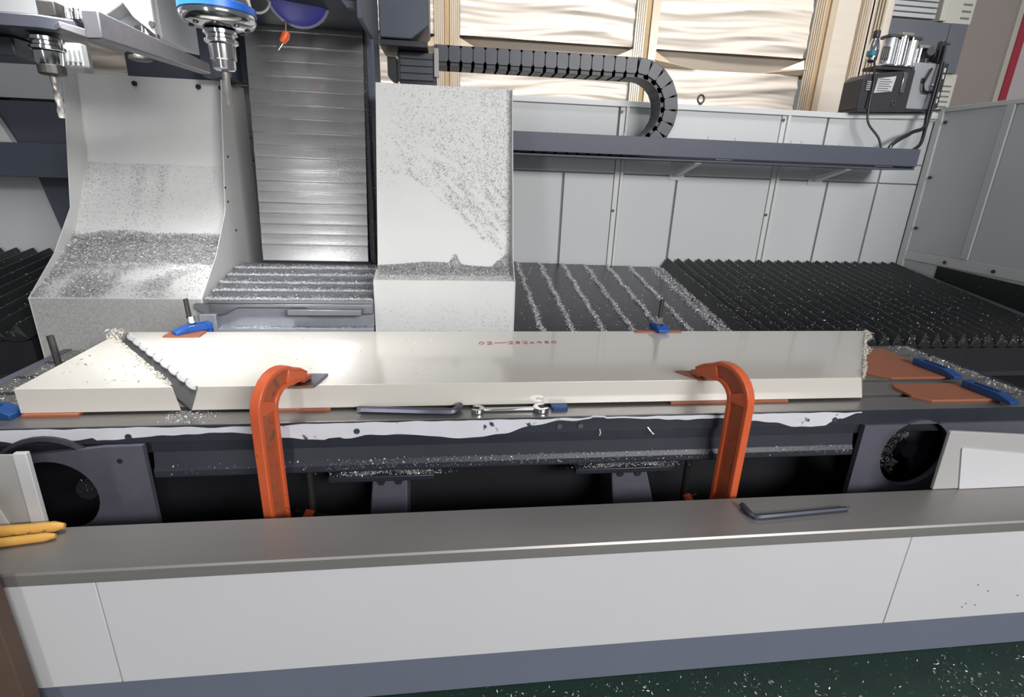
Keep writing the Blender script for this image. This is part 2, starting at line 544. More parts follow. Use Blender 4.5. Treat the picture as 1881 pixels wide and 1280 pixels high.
# ================================================================== WORK TABLE
t = thing('work_table', 'long ground steel T-slot work table under the pale workpiece', 'machine table', (0.4, 1.97, 0.6))
X0, X1 = -1.62, 2.405
rows = [(1.605, 1.712), (1.745, 1.866), (1.896, 2.02), (2.05, 2.18), (2.21, 2.345)]
for i, (a, b) in enumerate(rows):
    MB().box(X0, X1, a, b, 0.755, 0.80).build('table_strip', 'table', t, bevel=0.002)
MB().box(X0, X1, 1.612, 2.34, 0.70, 0.7545).build('slot_floor', 'black', t)
ap = MB().prism([(1.606, 0.7545), (1.612, 0.7), (1.604, 0.655), (1.594, 0.640), (1.594, 0.618), (1.60, 0.612), (1.76, 0.612), (1.80, 0.70)], 0, -0.945, 1.535)
ap.build('front_apron', 'navy', t, bevel=0.0)
MB().box(X0, X1, 1.60, 1.605, 0.742, 0.7995).build('front_lip', 'navy', t, bevel=0.001)
# strip of bare filler with ragged edges along the front edge
xs = np.linspace(-1.40, 1.535, 240)
vs, fs = [], []
for x in xs:
    top = 0.796 - (0.010 * max(0, mnoise.noise((x * 2.2, 3.1, 0))) + 0.004 * mnoise.noise((x * 14, 0, 5)))
    bot = 0.7600 + 0.065 * mnoise.noise((x * 2.6, 0.7, 2)) + 0.006 * mnoise.noise((x * 17, 1, 2)) + (0.012 if x < -1.1 else 0)
    if 0.08 < (x - 0.42) % 0.9 < 0.13:
        bot += 0.005
    top = max(top, bot + 0.006)
    if x > 1.40:
        bot = min(bot + (x - 1.40) * 0.20, top - 0.004)
    vs += [(x, 1.5985, bot), (x, 1.5985, top), (x, 1.5999, bot), (x, 1.5999, top)]
for i in range(len(xs) - 1):
    q = 4 * i
    fs += [(q, q + 4, q + 5, q + 1), (q, q + 2, q + 6, q + 4), (q + 1, q + 5, q + 7, q + 3), (q + 2, q + 3, q + 7, q + 6)]
MB().add(vs, fs).build('bare_filler_band', 'mask', t)
for x in (-1.0, -0.30, 0.385, 0.46, 1.0, 1.43):
    MB().cyl((x, 1.5985, 0.766), (x, 1.5955, 0.766), 0.010, n=10).build('apron_bolt', 'gunmetal', t)
MB().tube([(0.53, 1.597, 0.752), (0.533, 1.592, 0.74), (0.530, 1.59, 0.73)], 0.0018, 5).build('swarf_curl', CH['bright'], t)
MB().tube([(0.705, 1.597, 0.755), (0.716, 1.590, 0.742), (0.722, 1.59, 0.735), (0.728, 1.588, 0.731)], 0.0025, 5).build('swarf_curl', CH['bright'], t)
n = 2600
x = rng.uniform(-0.9, 1.53, n)
keep = rng.random(n) < 0.18 + 0.82 * np.clip(np.exp(-((x - 0.35) / 0.5) ** 2) + np.exp(-((x + 0.15) / 0.25) ** 2) + np.exp(-((x - 1.45) / 0.12) ** 2), 0, 1)
x = x[keep]
chips('apron_swarf', np.column_stack([x, rng.uniform(1.590, 1.600, len(x)), 0.628 + rng.random(len(x)) ** 1.5 * 0.035]), 0.0028, CH['grey'], t)
n = 900
x = rng.uniform(-0.95, -0.70, n)
y = rng.uniform(1.61, 1.70, n)
keep = rng.random(n) < np.exp(-((x + 0.85) / 0.06) ** 2)
chips('table_swarf', np.column_stack([x[keep], y[keep], np.full(keep.sum(), 0.802)]), 0.003, CH['grey'], t)
n = 700
x = rng.uniform(-1.6, -1.40, n)
y = 1.62 + rng.random(n) * 0.7
chips('table_swarf', np.column_stack([x, y, np.full(n, 0.803)]), 0.0035, CH['grey'], t)
n = 900
y = rng.uniform(1.62, 2.34, n)
x = 2.395 - np.abs(rng.normal(0, 0.05, n))
chips('table_swarf', np.column_stack([x, y, np.full(n, 0.803)]), 0.0035, CH['grey'], t)
# table end gutters
MB().box(2.408, 2.425, 1.60, 2.36, 0.74, 0.802).build('end_rail', 'navy', t, bevel=0.003)
MB().box(-1.655, -1.622, 1.60, 2.36, 0.74, 0.802).build('end_rail', 'casting', t, bevel=0.003)

# ================================================================== WORKPIECE
ZT, ZB = 0.895, 0.81
# main bar: mitred both ends, slightly bevelled end faces
t = thing('main_billet', 'long pale film-faced metal bar with mitred ends clamped along the work table', 'workpiece', (0.4, 2.0, ZB))
top = [(-0.812, 1.690), (1.579, 1.690), (2.097, 2.305), (-1.355, 2.305)]
bot = [(-0.846, 1.690), (1.606, 1.690), (2.124, 2.305), (-1.389, 2.305)]
g = MB()
g.add([(x, y, ZT) for x, y in top] + [(x, y, ZB) for x, y in bot], [(0, 1, 2, 3), (4, 7, 6, 5), (0, 4, 5, 1), (2, 6, 7, 3), (1, 5, 6, 2), (3, 7, 4, 0)])
g.build('bar', 'film', t, bevel=0.0015)
# milled end faces, a little proud of the bar
L = MB().add([(-0.8118, 1.692, 0.893), (-0.8456, 1.692, 0.811), (-1.3886, 2.303, 0.811), (-1.3548, 2.303, 0.893),
              (-0.8136, 1.6905, 0.893), (-0.8474, 1.6905, 0.811), (-1.3912, 2.302, 0.811), (-1.3574, 2.302, 0.893)],
             [(4, 5, 6, 7), (0, 3, 2, 1), (0, 1, 5, 4), (2, 3, 7, 6), (1, 2, 6, 5), (0, 4, 7, 3)]).build('milled_end', 'endface', t)
# scalloped bright steps left along the top arris by each pass of the cutter
dx, dy = (-1.355 + 0.812), (2.305 - 1.69)
for k in range(9):
    a, b = 0.02 + k / 9.0 * 0.96, 0.02 + (k + 0.86) / 9.0 * 0.96
    pa = Vector((-0.815 + dx * a, 1.69 + dy * a, 0)); pb = Vector((-0.815 + dx * b, 1.69 + dy * b, 0))
    nrm = Vector((-dy, dx, 0)).normalized()
    nrm = nrm if nrm.x < 0 else -nrm
    mb = MB()
    st = 7
    vv, ff = [], []
    for i in range(st + 1):
        q = pa.lerp(pb, i / st)
        bow = 0.003 * math.sin(math.pi * i / st)
        z1 = 0.8975
        vv += [(q.x - nrm.x * 0.006, q.y - nrm.y * 0.006, z1), (q.x + nrm.x * (0.006 + bow), q.y + nrm.y * (0.006 + bow), z1 - 0.008 - bow * 0.6),
               (q.x + nrm.x * (0.009 + bow), q.y + nrm.y * (0.009 + bow), z1 - 0.016 - bow * 0.6), (q.x - nrm.x * 0.004, q.y - nrm.y * 0.004, z1 - 0.020)]
    for i in range(st):
        for j in range(4):
            q = 4 * i
            ff.append((q + j, q + (j + 1) % 4, q + 4 + (j + 1) % 4, q + 4 + j))
    ff += [(0, 1, 2, 3), tuple(4 * st + j for j in (3, 2, 1, 0))]
    mb.add(vv, ff).build('milled_scallop', 'milled', t, smooth=True)
# white fuzz of film and burr on the right-hand mitre
n = 3600
s = rng.random(n)
spread = 0.006 + 0.03 * np.clip(np.sin(s * 9) ** 2 * s, 0, 1)
x = 1.585 + (2.10 - 1.585) * s + np.abs(rng.normal(0, 1, n)) * spread * 0.6
y = 1.69 + (2.305 - 1.69) * s - rng.normal(0, 1, n) * spread * 0.3
chips('burr_fuzz', np.column_stack([x, y, ZT + np.abs(rng.normal(0, 0.006, n)) - 0.006]), 0.0042, CH['white'], t)
# red handwriting
FONT = {'2': [(0, .8), (.3, 1), (.6, .8), (.5, .5), (0, 0), (.65, 0)], '8': [(.5, .95), (.1, .85), (.15, .6), (.5, .4), (.5, .1), (.1, .05), (.1, .35), (.5, .65), (.5, .95)],
        'x': [(.1, .1), (.5, .6), (.3, .35), (.1, .6), (.5, .1)], '4': [(.4, 1), (0, .4), (.6, .4), (.45, .7), (.4, 0)], '0': [(.3, 1), (.02, .6), (.1, .1), (.4, 0), (.6, .5), (.3, 1)],
        '-': [(0, .45), (1.6, .5)]}
hw = MB()
cx0 = 0.135
for ch, adv in (('0', .034), ('2', .030), ('-', .062), ('2', .032), ('8', .032), ('2', .030), ('x', .032), ('4', .034), ('8', .032), ('0', .036)):
    pl = [(cx0 + px * 0.036, 2.112 + 0.03 * (cx0 - 0.1) + pz * 0.034 + px * 0.004, ZT + 0.0008) for px, pz in FONT[ch]]
    hw.tube(pl, 0.0015, 4)
    cx0 += adv
hw.build('red_handwriting', 'redink', t)
n = 60
xs_ = rng.uniform(-0.8, 0.0, n)
chips('top_swarf', np.column_stack([xs_, rng.uniform(1.75, 2.25, n), np.full(n, ZT + 0.0015)]), 0.005, CH['white'], t, flat=0.05)

# cut-off corner at the left
t = thing('offcut_billet', 'small triangular offcut of the pale bar at the left end of the table', 'workpiece', (-1.2, 1.9, ZB))
top = [(-1.360, 1.690), (-0.893, 1.690), (-1.334, 2.190), (-1.378, 2.245)]
bot = [(-1.360, 1.690), (-0.878, 1.690), (-1.32, 2.19), (-1.378, 2.245)]
MB().add([(x, y, ZT) for x, y in top] + [(x, y, ZB) for x, y in bot],
         [(0, 1, 2, 3), (4, 7, 6, 5), (0, 4, 5, 1), (1, 5, 6, 2), (2, 6, 7, 3), (3, 7, 4, 0)]).build('bar', 'film', t, bevel=0.0015)
n = 2200
s = rng.random(n)
off = np.abs(rng.normal(0, 0.014, n))
x = -0.893 - (1.334 - 0.893) * s - off * 0.3 + 0.004
y = 1.69 + 0.50 * s - off * 0.4 + 0.004
sel = (s > 0.03) & (np.sin(s * 40) > -0.75)
chips('burr_fuzz', np.column_stack([x, y, ZT + np.abs(rng.normal(0, 0.004, n))])[sel], 0.0045, CH['white'], t)
n = 160
p = np.column_stack([-1.36 + rng.normal(0, 0.014, n), 2.235 + rng.normal(0, 0.014, n), ZT + np.abs(rng.normal(0, 0.014, n))])
chips('burr_tuft', p, 0.009, CH['white'], t, flat=1.0)
n = 90
p = np.column_stack([rng.uniform(-1.33, -1.0, n), rng.uniform(1.72, 2.0, n), np.full(n, ZT + 0.0015)])
p = p[(p[:, 0] + 0.893) < -(p[:, 1] - 1.69) * 0.9]
chips('top_swarf', p[:40], 0.005, CH['dark'], t, flat=0.05)

# ------------------------------------------------------------------ pads under the bar
def pad(x0, x1, y0, y1, label, z0=0.8, z1=0.81, cham=0.0, hole=None):
    poly = [(x0, y0), (x1, y0), (x1, y1), (x0, y1)]
    if cham:
        poly = [(x0 + cham, y0), (x1, y0), (x1, y1), (x0 + 0.02, y1), (x0, y1 - 0.03), (x0, y0 + cham * 1.1)]
    o = MB().prism(poly, 2, z0, z1).build('packing_plate', 'copper', None, bevel=0.0012)
    tag(o, label, 'packing plate', 'brown packing plates on the table')
    return o


pad(-1.352, -1.185, 1.677, 1.79, 'brown packing strip under the front edge of the left offcut')
pad(-0.62, -0.40, 1.684, 1.80, 'brown packing strip under the bar beside the left orange clamp')
pad(0.822, 1.292, 1.683, 1.82, 'long brown packing strip under the bar behind the right orange clamp')
pad(1.842, 2.20, 1.890, 2.276, 'large brown plate at the right table end, farther from the ledge', cham=0.07)
pad(1.836, 2.24, 1.657, 1.822, 'smaller brown plate at the right table end, nearer the ledge', cham=0.045)
o = MB().cyl((2.02, 2.20, 0.811), (2.02, 2.20, 0.8125), 0.035, n=14).build('oil_spot', 'dark')
tag(o, 'dark disc lying on the larger brown plate', 'disc')
o = MB().cyl((2.085, 2.285, 0.80), (2.085, 2.285, 0.813), 0.014, n=12).build('washer', 'chrome')
tag(o, 'small bright washer behind the larger brown plate at the right', 'washer')
pad(-1.175, -1.032, 2.222, 2.30, 'brown strip on top of the bar under the left rear blue clamp', ZT, ZT + 0.007)
pad(0.888, 1.116, 2.282, 2.304, 'brown strip on top of the bar under the right rear blue clamp', ZT, ZT + 0.007)

# ------------------------------------------------------------------ strap clamps
def strap(label, c, ang, length, width, z0, h, m, slot=True, stud=None, nut=True, heel=None):
    """blue strap clamp: slotted bar with a chamfered nose, optional stud and nut; ang about z (0 = nose toward -y)"""
    t = thing('strap_clamp', label, 'clamp', (c[0], c[1], z0), 'blue strap clamps')
    ca, sa = math.cos(ang), math.sin(ang)

    def R(x, y):
        return (c[0] + x * ca - y * sa, c[1] + x * sa + y * ca)
    l, w = length / 2, width / 2
    q = w * 0.36 if slot else 0
    g = MB()
    # two cheeks + nose + tail = slotted bar
    parts = [[(-w, -l), (w, -l), (w, -l * 0.35), (-w, -l * 0.35)], [(-w, l * 0.72), (w, l * 0.72), (w, l), (-w, l)],
             [(-w, -l * 0.35), (-q, -l * 0.35), (-q, l * 0.72), (-w, l * 0.72)], [(q, -l * 0.35), (w, -l * 0.35), (w, l * 0.72), (q, l * 0.72)]]
    for k, P in enumerate(parts):
        P2 = [R(*p) for p in P]
        n = len(P2)
        zs = [z0 + h] * 4
        if k == 0:
            zs = [z0 + h * 0.45, z0 + h * 0.45, z0 + h, z0 + h]
        g.add([(p[0], p[1], z0) for p in P2] + [(p[0], p[1], z) for p, z in zip(P2, zs)],
              [(3, 2, 1, 0), (4, 5, 6, 7), (0, 1, 5, 4), (1, 2, 6, 5), (2, 3, 7, 6), (3, 0, 4, 7)])
    g.build('strap', m, t, bevel=0.0025)
    if heel:
        hx, hy = R(0, l * 0.80)
        MB().box(hx - 0.018, hx + 0.018, hy - 0.016, hy + 0.016, heel, z0 - 0.0005).build('heel_block', m, t, bevel=0.002)
    if stud:
        sx, sy_, sz0, sz1, lean = stud
        MB().cyl((sx, sy_, sz0), (sx + lean, sy_, sz1), 0.0095, n=12).build('stud', 'stud', t)
        if nut:
            MB().cyl((sx, sy_, z0 + h + 0.001), (sx, sy_, z0 + h + 0.006), 0.022, n=16).build('washer', 'chrome', t)
            MB().cyl((sx, sy_, z0 + h + 0.006), (sx, sy_, z0 + h + 0.032), 0.017, n=6).build('nut', 'chrome', t)
    return t


strap('blue strap clamp on the bar edge in front of the left column guard', (-1.085, 2.292), -0.75, 0.15, 0.045, ZT + 0.0075, 0.028, 'bluep',
      stud=(-1.098, 2.318, 0.80, 1.037, -0.008), heel=0.80)
strap('blue strap clamp on the bar edge in front of the dark way cover', (1.012, 2.305), 0.12, 0.10, 0.058, ZT + 0.0075, 0.026, 'bluep',
      stud=(1.010, 2.318, 0.80, 1.05, 0.004), heel=0.80)
strap('dark blue strap clamp on the larger brown plate at the right', (2.190, 1.955), 0.10, 0.20, 0.046, 0.8105, 0.030, 'bluedk')
strap('dark blue strap clamp on the smaller brown plate at the right', (2.165, 1.690), 0.10, 0.19, 0.046, 0.8105, 0.030, 'bluedk')
strap('blue strap clamp at the far left, beside the offcut', (-1.44, 1.70), 1.4, 0.15, 0.055, 0.8005, 0.036, 'bluedk')
o = MB().cyl((-1.446, 2.02, 0.80), (-1.452, 2.02, 0.968), 0.0115, n=12).build('threaded_stud', 'stud')
tag(o, 'dark threaded stud standing alone behind the left offcut', 'stud')
o = MB().prism([(0.372, 1.652), (0.418, 1.652), (0.426, 1.66), (0.426, 1.685), (0.368, 1.685), (0.366, 1.66)], 2, 0.80, 0.812).build('dark_pad', 'bluedk', None, bevel=0.001)
tag(o, 'small dark blue pad on the table beside the open-end wrench', 'pad')


# ------------------------------------------------------------------ big orange C clamps
def c_clamp(label, X, tipx):
    t = thing('c_clamp', label, 'clamp', (X, 1.52, 0.40), 'orange C clamps')
    path = [(1.520, 0.36), (1.520, 0.55), (1.520, 0.75), (1.521, 0.86)]
    for a in np.linspace(180, 62, 10):
        path.append((1.606 + 0.085 * math.cos(math.radians(a)), 0.872 + 0.088 * math.sin(math.radians(a))))
    path += [(1.686, 0.940), (1.722, 0.924)]
    w = [0.044] * 4 + [0.044, 0.045, 0.045, 0.045, 0.044, 0.043, 0.040, 0.037, 0.034, 0.030] + [0.024, 0.016]
    low = [(1.700, 0.395), (1.640, 0.350), (1.575, 0.335), (1.535, 0.345)]
    P = [Vector(p) for p in low] + [Vector(p) for p in path]
    w = [0.024, 0.032, 0.038, 0.042] + w
    nrm = []
    for i in range(len(P)):
        d = (P[min(i + 1, len(P) - 1)] - P[max(i - 1, 0)]).normalized()
        nrm.append(Vector((-d.y, d.x)))
    ca, sa = math.cos(tipx), math.sin(tipx)

    def W(x, y, z):
        return (X + x * ca + (y - 1.52) * sa, 1.52 - x * sa + (y - 1.52) * ca, z)

    def turn(mb):
        mb.v = [W(*p) for p in mb.v]
        return mb

    def strip(a0, a1, hx, k0=0, k1=None):
        mb = MB()
        ids = list(range(k0, len(P) if k1 is None else k1))
        vs = []
        for i in ids:
            p0, p1 = P[i] + nrm[i] * a0 * w[i], P[i] + nrm[i] * a1 * w[i]
            vs += [(-hx, p0.x, p0.y), (hx, p0.x, p0.y), (hx, p1.x, p1.y), (-hx, p1.x, p1.y)]
        fs = []
        for i in range(len(ids) - 1):
            q = 4 * i
            for j in range(4):
                k = (j + 1) % 4
                fs.append((q + j, q + k, q + 4 + k, q + 4 + j))
        e = 4 * (len(ids) - 1)
        fs += [(3, 2, 1, 0), (e, e + 1, e + 2, e + 3)]
        mb.add(vs, fs)
        return turn(mb)
    strip(-0.74, 0.74, 0.008).build('web', 'orangeweb', t, smooth=True)
    strip(0.60, 1.0, 0.017).build('outer_rib', 'orange', t, bevel=0.005)
    strip(-1.0, -0.62, 0.017).build('inner_rib', 'orange', t, bevel=0.005)
    # solid elbow between the two pockets and solid nose
    strip(-0.7, 0.7, 0.0165, 8, 11).build('elbow_boss', 'orange', t, bevel=0.004)
    strip(-0.7, 0.7, 0.0165, len(P) - 4, len(P)).build('nose', 'orange', t, bevel=0.004)
    turn(MB().box(-0.018, 0.018, 1.700, 1.745, 0.9055, 0.922)).build('jaw_pad', 'orangeweb', t, bevel=0.003)
    turn(MB().cyl((0, 1.70, 0.375), (0, 1.70, 0.611), 0.013, n=12)).build('screw', 'stud', t)
    turn(MB().cyl((-0.07, 1.70, 0.385), (0.07, 1.70, 0.385), 0.006, n=8)).build('tommy_bar', 'stud', t)
    return t


c_clamp('orange C clamp gripping the bar left of the open-end wrench', -0.556, 0.36)
c_clamp('orange C clamp gripping the bar right of the open-end wrench', 0.992, -0.34)
# shims under the clamp tips
o = MB().prism([(-0.525, 1.664), (-0.440, 1.664), (-0.418, 1.775), (-0.505, 1.775)], 2, ZT, ZT + 0.009)
o = o.build('shim_plate', 'gunmetal', None, bevel=0.001)
tag(o, 'dark steel shim plate under the tip of the left orange clamp', 'shim', 'shims under the clamp tips')
MB().prism([(-0.524, 1.6635), (-0.441, 1.6635), (-0.4405, 1.6655), (-0.5235, 1.6655)], 2, ZT + 0.0005, ZT + 0.0075).build('orange_edge', 'copper', o)
o = MB().prism([(0.918, 1.680), (1.0, 1.680), (0.99, 1.765), (0.862, 1.768)], 2, ZT, ZT + 0.007).build('shim_plate', 'copper', None, bevel=0.001)
tag(o, 'brown shim plate under the tip of the right orange clamp', 'shim', 'shims under the clamp tips')

# ------------------------------------------------------------------ hand tools
def hexkey(label, path, r, m, bright=None):
    t = MB().tube(path, r, 6, phase=0.26).build('hex_key', m, None, bevel=0.0008)
    tag(t, label, 'hex key', 'hex keys')
    if bright:
        a, b = Vector(path[0]), Vector(path[1])
        d = (a - b).normalized()
        MB().tube([a - d * 0.012, a + d * 0.001], r * 1.02, 6, phase=0.26).build('bright_tip', 'chrome', t)
    return t


hexkey('long gunmetal hex key on the table edge beside the wrench', [(-0.305, 1.668, 0.812), (-0.1, 1.646, 0.812), (0.010, 1.636, 0.812), (0.022, 1.640, 0.813), (0.036, 1.658, 0.816), (0.044, 1.674, 0.819)], 0.0125, 'gunmetal', True)
hexkey('gunmetal hex key lying on the steel ledge at the right', [(1.330, 1.332, 0.571), (1.1, 1.318, 0.571), (1.000, 1.312, 0.571), (0.984, 1.314, 0.571), (0.974, 1.326, 0.572), (0.972, 1.378, 0.574)], 0.0092, 'gunmetal', True)
t = thing('open_end_wrench', 'chrome double open-end wrench on the table edge in front of the bar', 'wrench', (0.215, 1.655, 0.80))
x0, x1, yy = 0.085, 0.347, 1.656
MB().add([(x0 + 0.03, yy - 0.008, 0.803), (x1 - 0.03, yy - 0.009, 0.803), (x1 - 0.03, yy + 0.009, 0.803), (x0 + 0.03, yy + 0.008, 0.803),
          (x0 + 0.03, yy - 0.008, 0.813), (x1 - 0.03, yy - 0.009, 0.813), (x1 - 0.03, yy + 0.009, 0.813), (x0 + 0.03, yy + 0.008, 0.813)],
         [(3, 2, 1, 0), (4, 5, 6, 7), (0, 1, 5, 4), (1, 2, 6, 5), (2, 3, 7, 6), (3, 0, 4, 7)]).build('shank', 'chrome', t, bevel=0.003)
for (jx, sgn, rot, r) in ((x0 + 0.018, -1, 2.9, 0.025), (x1 - 0.02, 1, 0.3, 0.029)):
    poly = []
    for a in np.linspace(0.55, 2 * math.pi - 0.55, 18):
        poly.append((jx + r * math.cos(a + rot), yy + r * math.sin(a + rot)))
    for (u, v) in ((0.55, -0.42), (-0.15, -0.42), (-0.30, 0.0), (-0.15, 0.42), (0.55, 0.42)):
        poly.append((jx + r * (u * math.cos(rot) - v * math.sin(rot)), yy + r * (u * math.sin(rot) + v * math.cos(rot))))
    MB().prism(poly, 2, 0.8005, 0.816).build('open_jaw', 'chrome', t, bevel=0.0025)

t = thing('hex_key_set', 'folding hex key set with yellow handles lying at the left end of the ledge', 'hex key set', (-1.22, 1.40, 0.563))
def handle(pa, pb, w, h):
    pa, pb = Vector(pa), Vector(pb)
    d = (pb - pa).normalized()
    n = Vector((-d.y, d.x, 0)).normalized()
    path = [pa, pa.lerp(pb, 0.5) + Vector((0, 0, 0.002)), pa.lerp(pb, 0.93), pb]
    return MB().tube(path, [w, w, w * 0.95, w * 0.45], 12)
handle((-1.46, 1.361, 0.588), (-1.105, 1.409, 0.582), 0.0165, 0).build('handle', 'yellow', t, smooth=True)
handle((-1.44, 1.315, 0.576), (-1.108, 1.374, 0.575), 0.0130, 0).build('handle', 'yellow', t, smooth=True)
for k in range(6):
    f = k / 6
    MB().cyl((-1.42, 1.340 + 0.004 * (k % 3), 0.568 + 0.002 * k), (-1.145 - 0.012 * k, 1.384 + 0.004 * (k % 3), 0.568 + 0.002 * k), 0.0022, n=6).build('folded_key', 'gunmetal', t)
for f in np.linspace(0, 1, 6):
    x = -1.33 + 0.185 * f
    y = 1.351 + 0.032 * f
    MB().tube([(x, y - 0.010, 0.584), (x + 0.004, y, 0.5865), (x + 0.006, y + 0.008, 0.584)], 0.0017, 5).build('spring_clip', 'chrome', t)

# ================================================================== COLUMN GUARDS
def flange(profile, depth, x0, x1):
    """side flange in the (y,z) plane standing depth proud (toward -y/up) of the sheet profile"""
    n = len(profile)
    P = [Vector(p) for p in profile]
    off = [p + Vector(d) for p, d in zip(P, depth)]
    mb = MB()
    for i in range(n - 1):
        mb.prism([P[i], P[i + 1], off[i + 1], off[i]], 0, x0, x1)
    return mb


# right guard
t = thing('column_guard', 'tall white sheet guard with chips right of the steel shield', 'machine guard', (0, 2.6, 0.74), 'white column guards')
pr = [(2.50, 0.765), (2.50, 1.090), (2.615, 1.120), (2.865, 1.985)]
sheet_strip([(2.5, 1.09), (2.5, 0.765)], 0, -0.347, 0.325, 0.004).build('front_sheet', 'guard', t)
sheet_strip([(2.62, 1.120), (2.5, 1.09)], 0, -0.347, 0.325, 0.004).build('chip_lip', 'guard', t)
sheet_strip([(2.87, 1.985), (2.62, 1.120)], 0, -0.339, 0.325, 0.004).build('back_sheet', 'guard', t)
flange([(2.50, 0.765), (2.50, 1.09), (2.62, 1.12), (2.87, 1.985)], [(0.30, 0), (-0.002, 0.004), (-0.035, 0.065), (-0.03, 0)], 0.3255, 0.3285).build('side_flange', 'guard', t)
MB().prism([(2.80, 0.83), (2.5, 0.765), (2.5, 1.09), (2.62, 1.12), (2.87, 1.98), (2.95, 1.98), (2.95, 0.83)], 0, 0.3290, 0.332).build('side_panel', 'guard', t)
# chips on the leaning back sheet
def lean(u, v, lift=0.003):
    """u across (0 left..1 right), v up (0 valley..1 top)"""
    y = 2.62 + 0.25 * v
    z = 1.120 + 0.865 * v
    nn = np.array((-0.96, 0.28))
    return np.column_stack([-0.335 + 0.655 * u, y + nn[0] * lift, z + nn[1] * lift])
n = 60000
u, v = rng.random(n), rng.random(n)
low = 0.52 - 0.36 * np.clip((u - 0.18) / 0.62, 0, 1) ** 1.25
low = np.where(u > 0.86, low - 0.10 * (u - 0.86) / 0.14 - 0.03, low)
streak = np.array([mnoise.noise((float(a) * 13 + float(b) * 5, float(b) * 26 + float(a) * 12, 3.3)) for a, b in zip(u, v)])
fine = np.array([mnoise.noise((float(a) * 60, float(b) * 80, 1.7)) for a, b in zip(u, v)])
d = np.where(v > low, 1.0, 0.0)
up = np.clip((v - low) / (1 - low + 1e-6), 0, 1)
d *= (0.30 + 0.42 * np.clip(1 - up * 1.25, 0, 1)) * np.clip(0.55 + u * 0.7, 0, 1.2)
d *= np.clip(0.55 + 1.5 * np.where(up < 0.4, streak, streak * 0.3) + 0.9 * fine, 0, 2)
d *= np.clip((u - 0.02) / 0.2, 0.15, 1)
d += np.where((u > 0.78) & (v > 0.2), 0.10, 0) + np.where(u > 0.97, 0.5, 0)
d += np.where((u < 0.14) & (np.abs(v - 0.5) < 0.07), 0.05, 0)
k = rng.random(n) < d
chips('stuck_swarf', lean(u[k], v[k]), 0.0024, CH['dark'], t)
# drift in the valley
n = 16000
u = rng.random(n)
hgt = 0.018 + 0.022 * np.exp(-((u - 0.40) / 0.25) ** 2) + 0.060 * np.exp(-((u - 0.575) / 0.03) ** 2) + 0.085 * np.clip((u - 0.86) / 0.14, 0, 1) ** 0.8
v = rng.random(n)
pos = rng.random(n)
yl = 2.505 + 0.115 * pos
zl = 1.0915 + 0.029 * pos + hgt * 0.35 * v * (pos > 0.4)
p1 = np.column_stack([-0.335 + 0.655 * u, yl, zl])
sel = (rng.random(n) < np.where(pos > 0.42, 1, 0.6))
chips('swarf_drift', p1[sel], 0.0034, CH['grey'], t)
n = 9000
u = rng.random(n)
hgt = 0.018 + 0.022 * np.exp(-((u - 0.40) / 0.25) ** 2) + 0.052 * np.exp(-((u - 0.575) / 0.03) ** 2) + 0.080 * np.clip((u - 0.86) / 0.14, 0, 1) ** 0.8
v = rng.random(n) * hgt / 0.9
chips('swarf_drift', lean(u, v, 0.006), 0.0034, CH['grey'], t)
n = 5200
u, v = rng.random(n), rng.random(n)
k = rng.random(n) < np.clip((0.75 - v) * 1.3, 0.02, 1) * np.clip(0.6 + u, 0, 1)
chips('dust', np.column_stack([-0.34 + 0.66 * u[k], np.full(k.sum(), 2.4975), 0.80 + 0.285 * v[k]]), 0.0022, CH['dark'], t)

# left guard
t = thing('column_guard', 'wide white sheet guard holding a deep bank of chips, left of the steel shield', 'machine guard', (-1.47, 2.8, 0.72), 'white column guards')
XL, XR = -1.842, -1.125
sheet_strip([(2.5, 0.992), (2.5, 0.70)], 0, XL, XR, 0.004).build('front_sheet', 'dusty', t)
sheet_strip([(2.87, 1.20), (2.5, 0.992)], 0, XL, XR, 0.004).build('chip_floor', 'guard', t)
sheet_strip([(3.10, 1.57), (2.87, 1.20)], 0, XL, XR, 0.004).build('lower_back_sheet', 'guard', t)
sheet_strip([(3.16, 1.99), (3.10, 1.57)], 0, XL, XR, 0.004).build('upper_back_sheet', 'guard', t)
for x0, x1, nm in ((XL - 0.004, XL, 'side_panel'), (XR, XR + 0.004, 'side_panel')):
    MB().prism([(2.5, 0.70), (2.5, 0.994), (2.72, 1.160), (2.90, 1.355), (3.07, 1.985), (3.38, 1.985), (3.38, 0.78)], 0, x0, x1).build(nm, 'guard', t, bevel=0.0008)
for (x, z) in ((-1.265, 1.955), (-1.57, 1.955), (-1.155, 1.955)):
    y = 3.10 + (z - 1.57) / 0.42 * 0.06
    MB().cyl((x, y - 0.003, z), (x, y - 0.012, z), 0.012, n=10).build('hole_plug', 'black', t)
for (y, z) in ((2.935, 1.47), (2.945, 1.40), (3.0, 1.25), (3.02, 1.62)):
    MB().cyl((XR + 0.004, y, z), (XR + 0.008, y, z), 0.006, n=8).build('screw', 'stud', t)
